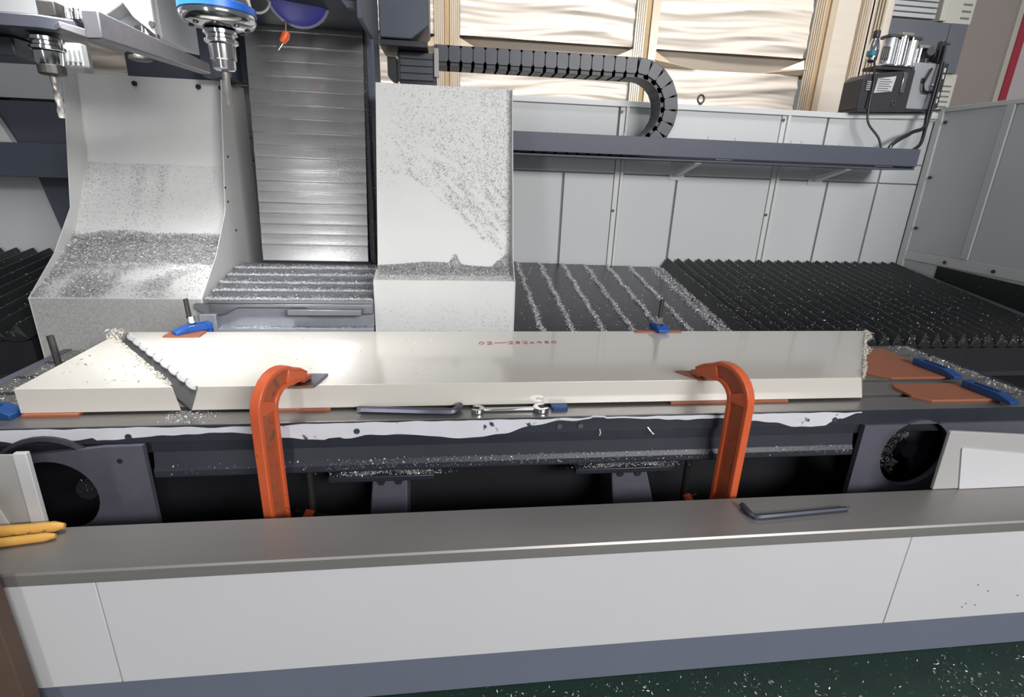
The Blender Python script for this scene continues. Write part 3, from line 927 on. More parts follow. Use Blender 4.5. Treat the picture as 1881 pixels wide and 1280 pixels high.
# bank of chips
n = 56000
u, v = rng.random(n), rng.random(n)
cl = np.array([mnoise.noise((float(a) * 5, float(b) * 4, 9.0)) for a, b in zip(u, v)])
d = np.where(v > 0.60 + 0.12 * cl, 1.0, np.clip(0.42 + 1.1 * cl + (0.45 - u) * 0.9, 0.06, 1))
k = rng.random(n) < d
u, v = u[k], v[k]
bank = 0.004 + 0.04 * np.clip((v - 0.55) / 0.45, 0, 1) * rng.random(len(v))
chips('swarf_bank', np.column_stack([XL + 0.006 + (XR - XL - 0.012) * u, 2.502 + 0.365 * v, 0.994 + 0.208 * v + bank]), 0.0040, CH['grey'], t)
n = 9000
u, v = rng.random(n), rng.random(n)
top = 0.10 + 0.08 * np.array([mnoise.noise((float(a) * 5, 0.4, 2)) for a in u])
k = v * 0.25 < top
u, v = u[k], v[k] * 0.25
chips('swarf_bank', np.column_stack([XL + 0.006 + (XR - XL - 0.012) * u, 2.865 + 0.23 * v - 0.008, 1.20 + 0.37 * v]), 0.0040, CH['grey'], t)
n = 42000
u, v = rng.random(n), rng.random(n)
band = 0.16 + 0.30 * np.exp(-((u - 0.36) / 0.05) ** 2) + 0.26 * np.exp(-((u - 0.53) / 0.035) ** 2) + 0.30 * np.exp(-(u / 0.05) ** 2)
band = np.where(u > 0.56, 0.06, band) * np.clip(0.25 + v, 0, 1)
k = rng.random(n) < band
chips('stuck_swarf', np.column_stack([XL + 0.006 + (XR - XL - 0.012) * u[k], 2.87 + 0.23 * v[k] - 0.004, 1.20 + 0.37 * v[k]]), 0.0023, CH['dark'], t)
n = 5200
u, v = rng.random(n), rng.random(n)
chips('dust', np.column_stack([XL + 0.01 + (XR - XL - 0.02) * u, np.full(n, 2.4975), 0.71 + 0.278 * v]), 0.0020, CH['dark'], t)

# ================================================================== COLUMN, SHIELD, RAM COVER
t = thing('machine_column', 'slate-blue machine column rising behind the guards', 'machine column', (-0.7, 3.15, 0.78))
MB().box(-0.985, -0.362, 3.055, 3.31, 0.93, 3.0).build('column_body', 'slate', t, bevel=0.004)
MB().box(-0.428, -0.398, 3.014, 3.054, 1.08, 2.35).build('guide_rail', 'dark', t, bevel=0.002)
MB().box(-1.62, -0.99, 3.20, 3.30, 1.992, 2.9).build('side_plate', 'slate', t, bevel=0.004)
MB().box(-1.20, -1.06, 3.05, 3.199, 1.992, 2.9).build('rib', 'slate', t, bevel=0.004)
MB().box(-1.10, -0.35, 3.0, 3.05, 0.80, 0.92).build('saddle', 'slate', t)
n = 2500
z = rng.uniform(1.05, 2.1, n)
chips('stuck_swarf', np.column_stack([rng.uniform(-0.425, -0.365, n), np.where(rng.random(n) < .5, 2.998, 2.998), z])[:900], 0.0028, CH['dark'], t)

t = thing('telescopic_shield', 'bright stainless telescopic shield of overlapping slats between the two white guards', 'machine shield', (-0.7, 3.0, 1.08))
edges = [2.26, 2.20, 2.135, 2.07, 2.005, 1.94, 1.875, 1.81, 1.745, 1.685, 1.625, 1.565, 1.51, 1.455, 1.40, 1.345, 1.29, 1.235, 1.18, 1.093]
for k in range(len(edges) - 1):
    zt, zb = edges[k], edges[k + 1]
    xa = -0.958 - 0.034 * (2.2 - zb) / 1.1
    xb = -0.405 - 0.030 * (2.2 - zb) / 1.1
    y = 3.0 - 0.002 * (k % 2) - k * 0.0006
    # slightly bowed slat with a turned-in lower hem
    vs, fs = [], []
    nx = 10
    prof = [(0.004, zt + 0.006), (-0.001, zt - 0.004), (-0.0055, zb + 0.008), (-0.0075, zb + 0.002), (0.000, zb), (0.010, zb + 0.002)]
    for i in range(nx + 1):
        f = i / nx
        bow = 0.004 * math.sin(math.pi * f) + 0.0012 * mnoise.noise((f * 6, k * 3.1, 0))
        for (dy_, z) in prof:
            vs.append((xa + (xb - xa) * f, y + dy_ - bow, z))
    np_ = len(prof)
    for i in range(nx):
        for j in range(np_ - 1):
            a = i * np_ + j
            fs.append((a, a + np_, a + np_ + 1, a + 1))
    MB().add(vs, fs).build('slat', 'shield', t, smooth=True)
MB().box(-0.985, -0.42, 2.985, 3.0, 1.066, 1.092).build('foot_wiper', 'black', t)

t = thing('ram_cover', 'stepped steel chip-covered cover below the stainless shield', 'way cover', (-0.7, 2.7, 0.9))
steps = [(2.485, 2.60, 0.992), (2.58, 2.69, 1.012), (2.67, 2.79, 1.030), (2.77, 2.89, 1.050), (2.87, 2.985, 1.068)]
for k, (a, b, z) in enumerate(steps):
    MB().prism([(a, z - 0.014), (a, z), (b, z + 0.012), (b, z - 0.002), (a + 0.004, z - 0.014)], 0, -1.108, -0.350).build('cover_plate', 'ramcover', t)
    n = 4200
    x = rng.uniform(-1.105, -0.352, n)
    yy = a + np.abs(rng.normal(0, 0.010, n))
    chips('swarf_ridge', np.column_stack([x, yy, z + 0.002 + np.abs(rng.normal(0, 0.004, n))]), 0.0036, CH['bright'], t)
    n = 900
    chips('swarf_dust', np.column_stack([rng.uniform(-1.105, -0.352, n), rng.uniform(a, b, n), np.full(n, z + 0.010)]), 0.003, CH['grey'], t)
MB().box(-1.13, -0.352, 2.50, 2.98, 0.86, 0.976).build('slide_body', 'slide', t, bevel=0.004)
MB().prism([(-1.150, 0.952), (-1.150, 0.975), (-0.352, 0.978), (-0.352, 0.93), (-0.40, 0.93), (-0.62, 0.93), (-0.66, 0.96), (-0.96, 0.96), (-1.02, 0.925), (-1.10, 0.925)], 1, 2.472, 2.50).build('front_lip', 'ramcover', t, bevel=0.003)
MB().box(-0.735, -0.40, 2.440, 2.472, 0.930, 0.958).build('bumper_bar', 'ramcover', t, bevel=0.003)
MB().box(-1.128, -1.055, 2.455, 2.50, 0.80, 0.93).build('left_leg', 'slide', t, bevel=0.004)
MB().box(-1.128, -0.352, 2.465, 2.50, 0.795, 0.862).build('lower_beam', 'slide', t, bevel=0.004)
n = 1600
chips('swarf_dust', np.column_stack([rng.uniform(-1.05, -0.36, n), rng.uniform(2.462, 2.50, n), np.full(n, 0.864)]), 0.003, CH['grey'], t)

# ================================================================== WAY COVERS AND BELLOWS
SL = 0.15
zc = lambda y: 0.80 + SL * (y - 2.4)
t = thing('way_cover', 'dark steel telescopic way cover with ridges of chips right of the white guard', 'way cover', (0.9, 3.0, 0.8))
xe = [0.349, 0.50, 0.665, 0.83, 0.995, 1.16, 1.325, 1.50, 1.56]
ya, yb = 2.40, 3.675
for k in range(len(xe) - 1):
    dz = -0.0035 * k
    a, b = xe[k] - 0.012, xe[k + 1]
    vs = []
    for x, h in ((a, 0), (b, 0)):
        for y in (ya, yb):
            vs += [(x, y, zc(y) + dz), (x, y, zc(y) + dz - 0.004)]
    MB().add(vs, [(0, 4, 6, 2), (1, 3, 7, 5), (0, 1, 5, 4), (2, 6, 7, 3), (0, 2, 3, 1), (4, 5, 7, 6)]).build('cover_plate', 'cover', t)
    n = 3000
    y = ya + (yb - ya) * rng.random(n)
    x = xe[k + 1] - 0.012 + rng.normal(0, 0.0085 if k < 6 else 0.016, n) + 0.004 * np.sin(y * 23 + k)
    chips('swarf_ridge', np.column_stack([x, y, zc(y) + dz + 0.002 + np.abs(rng.normal(0, 0.004, n))]), 0.0038, CH['bright'], t)
    n = 220
    y = ya + (yb - ya) * rng.random(n)
    chips('swarf_dust', np.column_stack([rng.uniform(a, b, n), y, zc(y) + dz + 0.002]), 0.003, CH['grey'], t)
MB().prism([(2.41, 0.60), (2.41, 0.76), (3.66, 0.94), (3.66, 0.60)], 0, 0.335, 1.55).build('way_base', 'black', t)
MB().prism([(2.43, 0.60), (2.43, 0.75), (2.99, 0.83), (2.99, 0.60)], 0, -1.10, 0.33).build('way_base', 'black', t)


def bellows(label, x0, x1, ya, yb, pitch, name='bellows', loc=None):
    t = thing('bellows', label, 'bellows', loc or ((x0 + x1) / 2, (ya + yb) / 2, 0.78), 'way bellows')
    nf = int(round((x1 - x0) / pitch))
    base = None
    for k in range(nf):
        x = x0 + k * pitch
        if base is None:
            vs = []
            prof = [(0, -0.008), (pitch * 0.50, 0.056), (pitch * 0.58, 0.057), (pitch, -0.010), (pitch * 0.62, -0.020)]
            for y in (ya, ya + 0.02, yb):
                e = 0.6 if y == ya else 1.0
                for (dx_, dz_) in prof:
                    vs.append((x + dx_, y, zc(y) - 0.012 + dz_ * e))
            m_ = len(prof)
            fs = [tuple(range(m_)), tuple(range(2 * m_, 3 * m_))[::-1]]
            for r_ in range(2):
                for i in range(m_):
                    j = (i + 1) % m_
                    fs.append((r_ * m_ + i, r_ * m_ + j, (r_ + 1) * m_ + j, (r_ + 1) * m_ + i))
            base = MB().add(vs, fs).build('fold', 'rubber', t)
        else:
            copy_part(base, t, (pitch * k, 0, 0))
    MB().prism([(ya + 0.03, 0.62), (ya + 0.03, zc(ya) - 0.03), (yb, zc(yb) - 0.03), (yb, 0.62)], 0, x0, x1).build('bellows_base', 'black', t)
    n = int(4200 * (x1 - x0))
    x = x0 + (rng.integers(0, nf, n) + np.clip(rng.normal(0.50, 0.15, n), 0.05, 0.95)) * pitch
    y = ya + (yb - ya) * rng.random(n)
    k = rng.random(n) < np.clip(1.0 - (x - x0) / (x1 - x0) * 0.8, 0.1, 1) * np.clip(1.2 - (y - ya) / (yb - ya), 0.1, 1)
    fr = ((x - x0) / pitch) % 1
    e = 26 * nf
    xe_ = x0 + (rng.integers(0, nf, e) + rng.normal(0.52, 0.16, e)) * pitch
    chips('end_swarf', np.column_stack([xe_, np.full(e, ya - 0.003) + rng.random(e) * 0.02, zc(ya) + 0.012 + rng.normal(0, 0.008, e)]), 0.004, CH['grey'], t)
    hz = np.where(fr < 0.54, fr / 0.54, (1 - fr) / 0.46) * 0.064 - 0.008
    chips('caught_swarf', np.column_stack([x, y, zc(y) - 0.006 + hz])[k], 0.0036, CH['grey'], t)
    return t


bellows('long black folded bellows running to the right-hand enclosure wall', 1.565, 3.46, 2.385, 3.675, 0.079)
bellows('black folded bellows at the far left, beyond the chip-filled guard', -3.8, -1.90, 2.50, 3.675, 0.095)
o = MB().prism([(2.2, 1.015), (2.2, 1.035), (3.32, 1.066), (3.32, 0.98), (2.2, 0.83)], 0, 3.462, 3.468).build('rubber_wiper', 'rubber')
tag(o, 'black rubber wiper strip bolted along the foot of the right enclosure wall', 'wiper strip')
for y in (3.22, 2.98, 2.74, 2.5):
    MB().cyl((3.4615, y, 0.985), (3.455, y, 0.985), 0.008, n=8).build('bolt', 'stud', o)

# ================================================================== ENCLOSURE WALLS
t = thing('rear_enclosure', 'pale grey rear enclosure wall of flat sheet panels', 'enclosure wall', (1.5, 3.72, 0.9))
YB = 3.70
low = [(-4.2, -0.36), (-0.35, 0.79), (0.80, 1.155), (1.215, 1.605), (1.615, 2.315), (2.375, 2.76), (2.77, 3.16), (3.17, 3.49)]
for a, b in low:
    MB().box(a + 0.003, b - 0.003, YB, YB + 0.02, 0.80, 1.603).build('lower_panel', 'wall', t, bevel=0.003)
for a, b in [(-4.2, -0.36), (-0.35, 1.155), (1.215, 2.315), (2.375, 3.16), (3.17, 3.49)]:
    MB().box(a + 0.003, b - 0.003, YB, YB + 0.02, 1.612, 1.74).build('middle_panel', 'wall', t, bevel=0.003)
for a, b in [(-2.3, 1.145), (1.215, 2.315), (2.375, 2.66), (2.67, 3.49)]:
    MB().box(a + 0.003, b - 0.003, YB, YB + 0.02, 1.745, 2.045).build('upper_panel', 'wall', t, bevel=0.003)
MB().box(-4.2, 3.56, YB + 0.012, YB + 0.03, 0.78, 2.04).build('backing', 'seam', t)
for x in (1.185, 2.345):
    MB().box(x - 0.029, x + 0.006, YB - 0.004, YB + 0.012, 0.80, 2.045).build('upright_post', 'trim', t, bevel=0.002)
    MB().box(x + 0.008, x + 0.029, YB - 0.016, YB + 0.012, 0.80, 2.045).build('upright_post', 'trim', t, bevel=0.002)
    for z in (1.36, 2.0):
        hexbolt(t, (x - 0.02, YB - 0.004, z), (0, -1, 0), 0.010, 0.006)
cap = MB()
cap.prism([(YB - 0.018, 2.030), (YB - 0.018, 2.066), (YB + 0.05, 2.066), (YB + 0.05, 2.030)], 0, -2.3, 2.76)
cap.build('top_rail', 'trim', t, bevel=0.003)
vs = []
for x, z in ((2.76, 2.066), (3.49, 2.095)):
    for y in (YB - 0.018, YB + 0.05):
        vs += [(x, y, z), (x, y, z - 0.036)]
MB().add(vs, [(0, 4, 6, 2), (1, 3, 7, 5), (0, 1, 5, 4), (2, 6, 7, 3), (0, 2, 3, 1), (4, 5, 7, 6)]).build('sloping_rail', 'trim', t, bevel=0.002)
MB().prism([(2.76, 2.04), (3.49, 2.04), (3.49, 2.09), (2.76, 2.045)], 1, YB, YB + 0.02).build('corner_gusset', 'wall', t)

t = thing('side_enclosure', 'shaded grey right-hand enclosure wall with a lit edge strip', 'enclosure wall', (3.52, 2.8, 0.95))
XW = 3.50
for a, b in ((3.66, 3.20), (3.145, 2.2), (2.195, 1.6)):
    MB().box(XW, XW + 0.02, b + 0.003, a - 0.003, 1.135, 2.10).build('side_panel', 'wall', t, bevel=0.003)
MB().box(XW - 0.012, XW + 0.02, 3.145, 3.20, 1.135, 2.10).build('upright_post', 'wall', t, bevel=0.004)
MB().box(XW - 0.012, XW + 0.02, 3.64, 3.695, 1.0, 2.12).build('corner_post', 'trim', t, bevel=0.004)
MB().box(XW - 0.010, XW + 0.03, 1.6, 3.695, 2.10, 2.130).build('top_rail', 'trim', t, bevel=0.003)
MB().box(XW - 0.006, XW + 0.02, 1.6, 3.64, 1.066, 1.131).build('lower_rail', 'trim', t, bevel=0.002)
MB().box(XW, XW + 0.02, 1.6, 3.64, 0.80, 1.062).build('kick_panel', 'wall', t)
for (y, z) in ((3.61, 2.03), (3.61, 1.66), (3.61, 1.30), (3.30, 1.095), (2.95, 1.095), (2.60, 1.095)):
    hexbolt(t, (XW - 0.006, y, z), (-1, 0, 0), 0.012, 0.008)

# left end of the rear side: slate cabinet with a pale slanted panel
t = thing('slate_cabinet', 'slate blue cabinet standing at the far left beyond the wide guard', 'cabinet', (-3.0, 3.5, 1.4))
MB().box(-4.2, -2.05, 3.38, 3.69, 1.475, 1.655).build('cabinet_body', 'slate', t, bevel=0.004)
MB().box(-4.2, -2.05, 3.55, 3.69, 1.656, 1.88).build('recessed_panel', 'slate', t, bevel=0.003)
MB().prism([(-3.2, 1.656), (-2.45, 1.656), (-2.60, 2.02), (-3.2, 2.3)], 1, 3.50, 3.545).build('pale_panel', 'guard', t, bevel=0.003)
MB().box(-4.2, -2.05, 3.60, 3.69, 1.90, 2.6).build('back_panel', 'wall', t)
MB().prism([(-2.44, 1.47), (-2.1, 1.47), (-2.1, 1.03), (-2.36, 1.05)], 1, 3.62, 3.69).build('gusset', 'slate', t)

# ================================================================== CABLE TRAY AND DRAG CHAIN
t = thing('cable_tray', 'long slate cable tray bracketed to the rear enclosure wall', 'cable tray', (1.7, 3.5, 1.72))
MB().box(0.25, 3.10, 3.33, 3.342, 1.720, 1.828).build('front_side', 'slate', t, bevel=0.002)
MB().box(0.25, 3.10, 3.342, 3.66, 1.698, 1.706).build('tray_floor', 'slate', t)
MB().box(3.088, 3.10, 3.343, 3.66, 1.706, 1.828).build('end_cap', 'slate', t)
MB().box(0.25, 3.10, 3.648, 3.66, 1.706, 1.80).build('back_side', 'slate', t)
for x0, x1 in ((1.56, 1.80), (2.54, 2.93)):
    MB().prism([(3.70, 1.60), (3.70, 1.64), (3.38, 1.697), (3.38, 1.685)], 0, (x0 + x1) / 2 - 0.10, (x0 + x1) / 2 - 0.06).build('bracket_arm', 'trim', t)
    MB().box((x0 + x1) / 2 - 0.13, (x0 + x1) / 2 - 0.02, 3.694, 3.70, 1.58, 1.70).build('bracket_plate', 'trim', t)
for x0, x1 in ((1.69, 1.80), (2.80, 2.93)):
    MB().box(x0, x1, 3.334, 3.36, 1.712, 1.717).build('bright_shim', 'chrome', t)
for x in (0.62, 0.66, 1.08, 1.62, 1.80, 2.18, 2.25, 2.52, 2.88):
    MB().cyl((x, 3.336, 1.828), (x, 3.336, 1.846), 0.003, n=6).build('cable_tie_tail', 'label', t)

t = thing('drag_chain', 'black plastic cable drag chain looping down into the slate tray', 'cable chain', (0.8, 3.5, 1.9))
cxr, czr, R = 1.15, 1.992, 0.224
pitch = 0.0705
path = []
x = -0.02
while x < cxr:
    path.append((x, 2.216, 0.0))
    x += pitch
nb = int(math.pi * R / pitch)
for k in range(nb + 1):
    a = math.pi / 2 - math.pi * (k + 0.5) / (nb + 1)
    path.append((cxr + R * math.cos(a), czr + R * math.sin(a), a - math.pi / 2))
x = cxr - 0.02
while x > 0.45:
    path.append((x, 1.768, math.pi))
    x -= pitch


def link_mesh(mb, c, ang, y0, y1, hl, hh, ch):
    ca, sa = math.cos(ang), math.sin(ang)
    poly = [(-hl, -hh + ch), (-hl + ch * .6, -hh), (hl - ch * .6, -hh), (hl, -hh + ch), (hl, hh - ch), (hl - ch * .6, hh), (-hl + ch * .6, hh), (-hl, hh - ch)]
    mb.prism([(c[0] + p[0] * ca - p[1] * sa, c[1] + p[0] * sa + p[1] * ca) for p in poly], 1, y0, y1)
    return mb


for i, (x, z, a) in enumerate(path):
    lk = link_mesh(MB(), (x, z), a, 3.415, 3.575, 0.047, 0.056, 0.004).build('link', 'plastic', t, bevel=0.002)
    off = (-0.012) if a == 0 else -0.006
    ca, sa = math.cos(a), math.sin(a)
    link_mesh(MB(), (x - sa * 0.010, z + ca * 0.010), a, 3.405 - 0.0012 * (i % 2), 3.416, 0.0345, 0.043, 0.014).build('side_plate', 'plastic2', lk, bevel=0.002)
# mounting end
MB().box(-0.275, -0.055, 3.42, 3.58, 2.075, 2.226).build('mounting_block', 'plastic', t, bevel=0.004)
for k in range(4):
    MB().box(-0.262, -0.075, 3.412, 3.421, 2.080 + k * 0.037, 2.113 + k * 0.037).build('clamp_plate', 'plastic2', t, bevel=0.002)
MB().box(-0.068, -0.040, 3.400, 3.42, 2.10, 2.25).build('strain_bar', 'steel', t, bevel=0.002)

t = thing('carriage_arm', 'dark slate carriage block at the top, carrying the drag chain end', 'machine head', (-0.25, 3.4, 2.25))
MB().prism([(-0.355, 2.262), (-0.185, 2.262), (-0.092, 2.33), (-0.085, 2.9), (-0.355, 2.9)], 1, 3.28, 3.62).build('block', 'slate', t, bevel=0.006)
MB().box(-0.36, -0.10, 3.30, 3.60, 2.228, 2.259).build('lower_plate', 'dark', t, bevel=0.003)
MB().prism([(-0.335, 2.10), (-0.335, 2.20), (-0.285, 2.20), (-0.285, 2.06)], 1, 3.44, 3.58).build('hanger', 'dark', t)

# ================================================================== HEAD, SPINDLE, TOOL CHANGER
t = thing('headstock', 'dark headstock casting over the stainless shield at the top', 'machine head', (-0.68, 2.6, 2.2))
MB().prism([(2.10, 2.36), (2.10, 2.9), (2.985, 2.9), (2.985, 2.225), (2.80, 2.225), (2.55, 2.30)], 0, -0.955, -0.375).build('casting', 'navy', t, bevel=0.008)
MB().box(-0.372, -0.352, 2.60, 2.985, 2.19, 2.9).build('side_flange', 'slate', t, bevel=0.003)
MB().prism([(-0.55, 2.55), (-0.38, 2.55), (-0.38, 2.24), (-0.42, 2.24), (-0.52, 2.35)], 1, 2.66, 2.70).build('cheek', 'slate', t)
lc, ld = Vector((-0.630, 2.70, 2.280)), Vector((0.12, -0.80, -0.58)).normalized()
MB().tube([lc - ld * 0.05, lc - ld * 0.01, lc + ld * 0.004], [0.125, 0.138, 0.132], 32).build('lamp_ring', 'gunmetal', t, smooth=True)
MB().tube([lc - ld * 0.005, lc + ld * 0.006, lc + ld * 0.012], [0.122, 0.120, 0.09], 32).build('lamp_lens', 'lampglass', t, smooth=True)
MB().tube([(-0.80 + 0.055 * math.cos(a), 2.70, 2.26 + 0.055 * math.sin(a)) for a in np.linspace(2.9, 6.4, 16)], 0.005, 6).build('looped_tube', 'label', t, smooth=True)
nz = MB().tube([(-0.702, 2.75, 2.19), (-0.704, 2.745, 2.15), (-0.714, 2.74, 2.12)], [0.006, 0.006, 0.006], 8)
nz.build('coolant_pipe', 'stud', t)
nb_ = MB().tube([(-0.700, 2.742, 2.147), (-0.707, 2.738, 2.128), (-0.722, 2.732, 2.105)], [0.016, 0.018, 0.013], 10).build('orange_nozzle', 'nozzle', t, smooth=True)
MB().tube([(-0.722, 2.732, 2.106), (-0.742, 2.725, 2.075)], [0.008, 0.006], 8).build('nozzle_tip', 'chrome', t)

SX, SY = -0.714, 2.0
t = thing('spindle', 'chrome spindle nose with a blue ring holding a slim ball-nose cutter', 'spindle', (SX, SY, 2.05))
MB().lathe((SX, SY), [(0.095, 2.70), (0.098, 2.40), (0.104, 2.075), (0.108, 2.06)], 40).build('housing', 'chrome', t, smooth=True)
MB().lathe((SX, SY), [(0.108, 2.060), (0.111, 2.058), (0.112, 2.038), (0.109, 2.036)], 40).build('blue_ring', 'ring', t, smooth=True)
MB().lathe((SX, SY), [(0.109, 2.036), (0.111, 2.030), (0.108, 2.016), (0.098, 2.004), (0.060, 1.996), (0.048, 1.994)], 40).build('nose_flange', 'chrome', t, smooth=True)
for k in range(8):
    a = k * math.pi / 4 + 0.2
    MB().cyl((SX + 0.08 * math.cos(a), SY + 0.08 * math.sin(a), 2.004), (SX + 0.08 * math.cos(a), SY + 0.08 * math.sin(a), 1.996), 0.008, n=8).build('cap_screw', 'stud', t)


def holder(parent, x, y, z, s=1.0, cutter='ball'):
    MB().lathe((x, y), [(0.040 * s, z), (0.050 * s, z - 0.004), (0.050 * s, z - 0.014), (0.043 * s, z - 0.018), (0.043 * s, z - 0.026), (0.050 * s, z - 0.030), (0.050 * s, z - 0.038), (0.040 * s, z - 0.044)], 28).build('tool_flange', 'chrome', parent, smooth=True)
    if cutter == 'ball':
        MB().lathe((x, y), [(0.040, z - 0.044), (0.039, z - 0.085), (0.035, z - 0.088), (0.034, z - 0.112), (0.026, z - 0.118)], 28).build('collet_chuck', 'chrome', parent, smooth=True)
        MB().lathe((x, y), [(0.0115, z - 0.118), (0.0105, z - 0.19), (0.008, z - 0.194), (0.008, z - 0.215), (0.005, z - 0.223), (0.001, z - 0.225)], 16).build('ball_nose_cutter', 'steel', parent, smooth=True)
    else:
        MB().lathe((x, y), [(0.040, z - 0.044), (0.036, z - 0.075), (0.034, z - 0.080)], 28).build('taper_body', 'chrome', parent, smooth=True)
        MB().lathe((x, y), [(0.034, z - 0.080), (0.037, z - 0.083), (0.037, z - 0.105), (0.030, z - 0.109), (0.012, z - 0.110)], 18).build('chuck_nut', 'stud', parent)
        # helical end mill
        vs, fs = [], []
        n, m_ = 26, 12
        for i in range(n):
            f = i / (n - 1)
            zz = z - 0.108 - 0.125 * f
            for k in range(m_):
                a = 2 * math.pi * k / m_
                flute = 0.0 if f < 0.22 else 0.30
                r = 0.0115 * (1 - flute * (0.5 + 0.5 * math.cos(3 * (a - f * 5.5))))
                vs.append((x + r * math.cos(a), y + r * math.sin(a), zz))
        for i in range(n - 1):
            for k in range(m_):
                fs.append((i * m_ + k, i * m_ + (k + 1) % m_, (i + 1) * m_ + (k + 1) % m_, (i + 1) * m_ + k))
        fs += [tuple(range(m_)), tuple(range((n - 1) * m_, n * m_))[::-1]]
        MB().add(vs, fs).build('end_mill', 'steel', parent, smooth=True)


holder(t, SX, SY, 1.994)
t = thing('tool_holder', 'chrome tool holder with a fluted end mill hanging at the upper left', 'tool holder', (-1.23, 2.0, 1.95))
holder(t, -1.232, 2.0, 1.945, 0.92, 'mill')

t = thing('tool_changer', 'steel tool changer arm with dark gripper below the white magazine cover', 'tool changer', (-1.05, 2.1, 1.95))
def bar(a, b, wa, wb, za, zb):
    """tapered bar from a to b (x,y), half widths, (z low, z high) at each end"""
    A, B = Vector(a), Vector(b)
    d = (B - A).normalized()
    n_ = Vector((-d.y, d.x))
    P = [A - n_ * wa, A + n_ * wa, B + n_ * wb, B - n_ * wb]
    zs = [za, za, zb, zb]
    return MB().add([(p.x, p.y, z[0]) for p, z in zip(P, zs)] + [(p.x, p.y, z[1]) for p, z in zip(P, zs)],
                    [(3, 2, 1, 0), (4, 5, 6, 7), (0, 1, 5, 4), (1, 2, 6, 5), (2, 3, 7, 6), (3, 0, 4, 7)])


bar((-1.015, 1.86), (-0.915, 2.36), 0.026, 0.022, (1.922, 1.996), (1.912, 1.948)).build('arm_bar', 'armsteel', t, bevel=0.004)
bar((-1.150, 1.93), (-1.030, 2.04), 0.030, 0.030, (1.952, 1.972), (1.918, 1.950)).build('lower_link', 'armsteel', t, bevel=0.003)
MB().prism([(-1.75, 1.90), (-1.75, 2.14), (-1.30, 2.14), (-1.10, 2.06), (-1.12, 1.98), (-1.20, 1.93)], 2, 1.950, 1.992).build('gripper_plate', 'navy', t, bevel=0.006)
MB().box(-1.75, -1.352, 2.04, 2.20, 1.890, 1.949).build('gripper_body', 'navy', t, bevel=0.006)
MB().box(-1.213, -1.163, 1.96, 2.01, 1.993, 2.034).build('clamp_lug', 'stud', t, bevel=0.003)
for x in (-1.145, -1.118):
    MB().lathe((x, 1.985), [(0.014, 1.993), (0.014, 2.012), (0.011, 2.014), (0.011, 2.022)], 14).build('roller', 'chrome', t, smooth=True)
MB().lathe((-1.075, 1.96), [(0.016, 1.985), (0.020, 1.992), (0.018, 2.014), (0.010, 2.022)], 14).build('cap', 'label', t, smooth=True)
MB().box(-1.078, -1.044, 2.19, 2.215, 1.936, 1.985).build('finger', 'steel', t, bevel=0.002)
MB().lathe((-1.062, 2.20), [(0.034, 1.936), (0.036, 1.930), (0.036, 1.924), (0.024, 1.920)], 16).build('finger_pad', 'stud', t, smooth=True)
MB().lathe((-1.055, 2.253), [(0.040, 2.004), (0.040, 2.016), (0.034, 2.018), (0.034, 2.034), (0.028, 2.038)], 20).build('spare_socket', 'chrome', t, smooth=True)
MB().box(-1.325, -1.258, 2.215, 2.25, 1.895, 1.968).build('pocket_plate', 'wall', t, bevel=0.003)
for k in range(4):
    MB().box(-1.318 + 0.016 * k, -1.310 + 0.016 * k, 2.20, 2.2149, 1.906, 1.945).build('pocket_rib', 'wall', t, bevel=0.002)

t = thing('magazine_cover', 'pale grey tool magazine cover at the top left corner', 'machine cover', (-1.35, 2.4, 2.04))
MB().prism([(-1.9, 2.044), (-1.48, 2.040), (-1.262, 2.037), (-1.175, 2.040), (-1.02, 2.012), (-1.02, 2.6), (-1.9, 2.6)], 1, 2.290, 2.60).build('cover_front', 'wall', t, bevel=0.004)
MB().prism([(-1.9, 2.036), (-1.262, 2.036), (-1.175, 2.046), (-1.092, 2.100), (-1.150, 2.6), (-1.9, 2.6)], 1, 2.215, 2.289).build('cover_skin', 'wall', t, bevel=0.004)
MB().prism([(-0.999, 2.004), (-1.062, 2.055), (-1.092, 2.103), (-1.150, 2.6), (-0.990, 2.6)], 1, 2.195, 2.212).build('white_cheek', 'white', t, bevel=0.003)
MB().cyl((-1.002, 2.194, 2.035), (-1.002, 2.186, 2.035), 0.010, n=10).build('latch', 'stud', t)

# ================================================================== LUBRICATION UNIT
t = thing('lubrication_unit', 'black lubrication pump unit with silver cylinders and hoses on the enclosure corner', 'pump unit', (3.1, 3.75, 2.08))
MB().prism([(2.795, 2.085), (2.795, 2.27), (2.83, 2.305), (3.17, 2.345), (3.17, 2.085)], 1, 3.62, 3.80).build('tank', 'dark', t, bevel=0.004)
MB().prism([(2.79, 2.069), (3.52, 2.099), (3.52, 2.111), (2.79, 2.083)], 1, 3.60, 3.82).build('base_plate', 'dark', t, bevel=0.002)
MB().box(3.172, 3.43, 3.63, 3.80, 2.106, 2.395).build('steel_box', 'boxsteel', t, bevel=0.004)
MB().prism([(3.43, 2.10), (3.43, 2.38), (3.50, 2.40), (3.50, 2.12)], 1, 3.62, 3.80).build('slotted_bracket', 'dark', t, bevel=0.003)
for z in (2.15, 2.19, 2.30, 2.34):
    MB().box(3.452, 3.475, 3.614, 3.621, z, z + 0.028).build('slot', 'label', t)
pl = MB().prism([(2.895, 2.19), (2.905, 2.28), (3.035, 2.30), (3.025, 2.205)], 1, 3.615, 3.621).build('label_plate', 'label', t)
for k in range(6):
    z = 2.205 + k * 0.014
    MB().box(2.912, 3.012 - 0.018 * (k % 2), 3.6130, 3.6152, z, z + 0.0035).build('print_line', 'ink', pl)
pl2 = MB().box(2.825, 2.868, 3.615, 3.621, 2.20, 2.265).build('small_label', 'ink', t)
for k in range(5):
    MB().box(2.831, 2.860, 3.613, 3.6152, 2.206 + k * 0.012, 2.210 + k * 0.012).build('print_line', 'label', pl2)
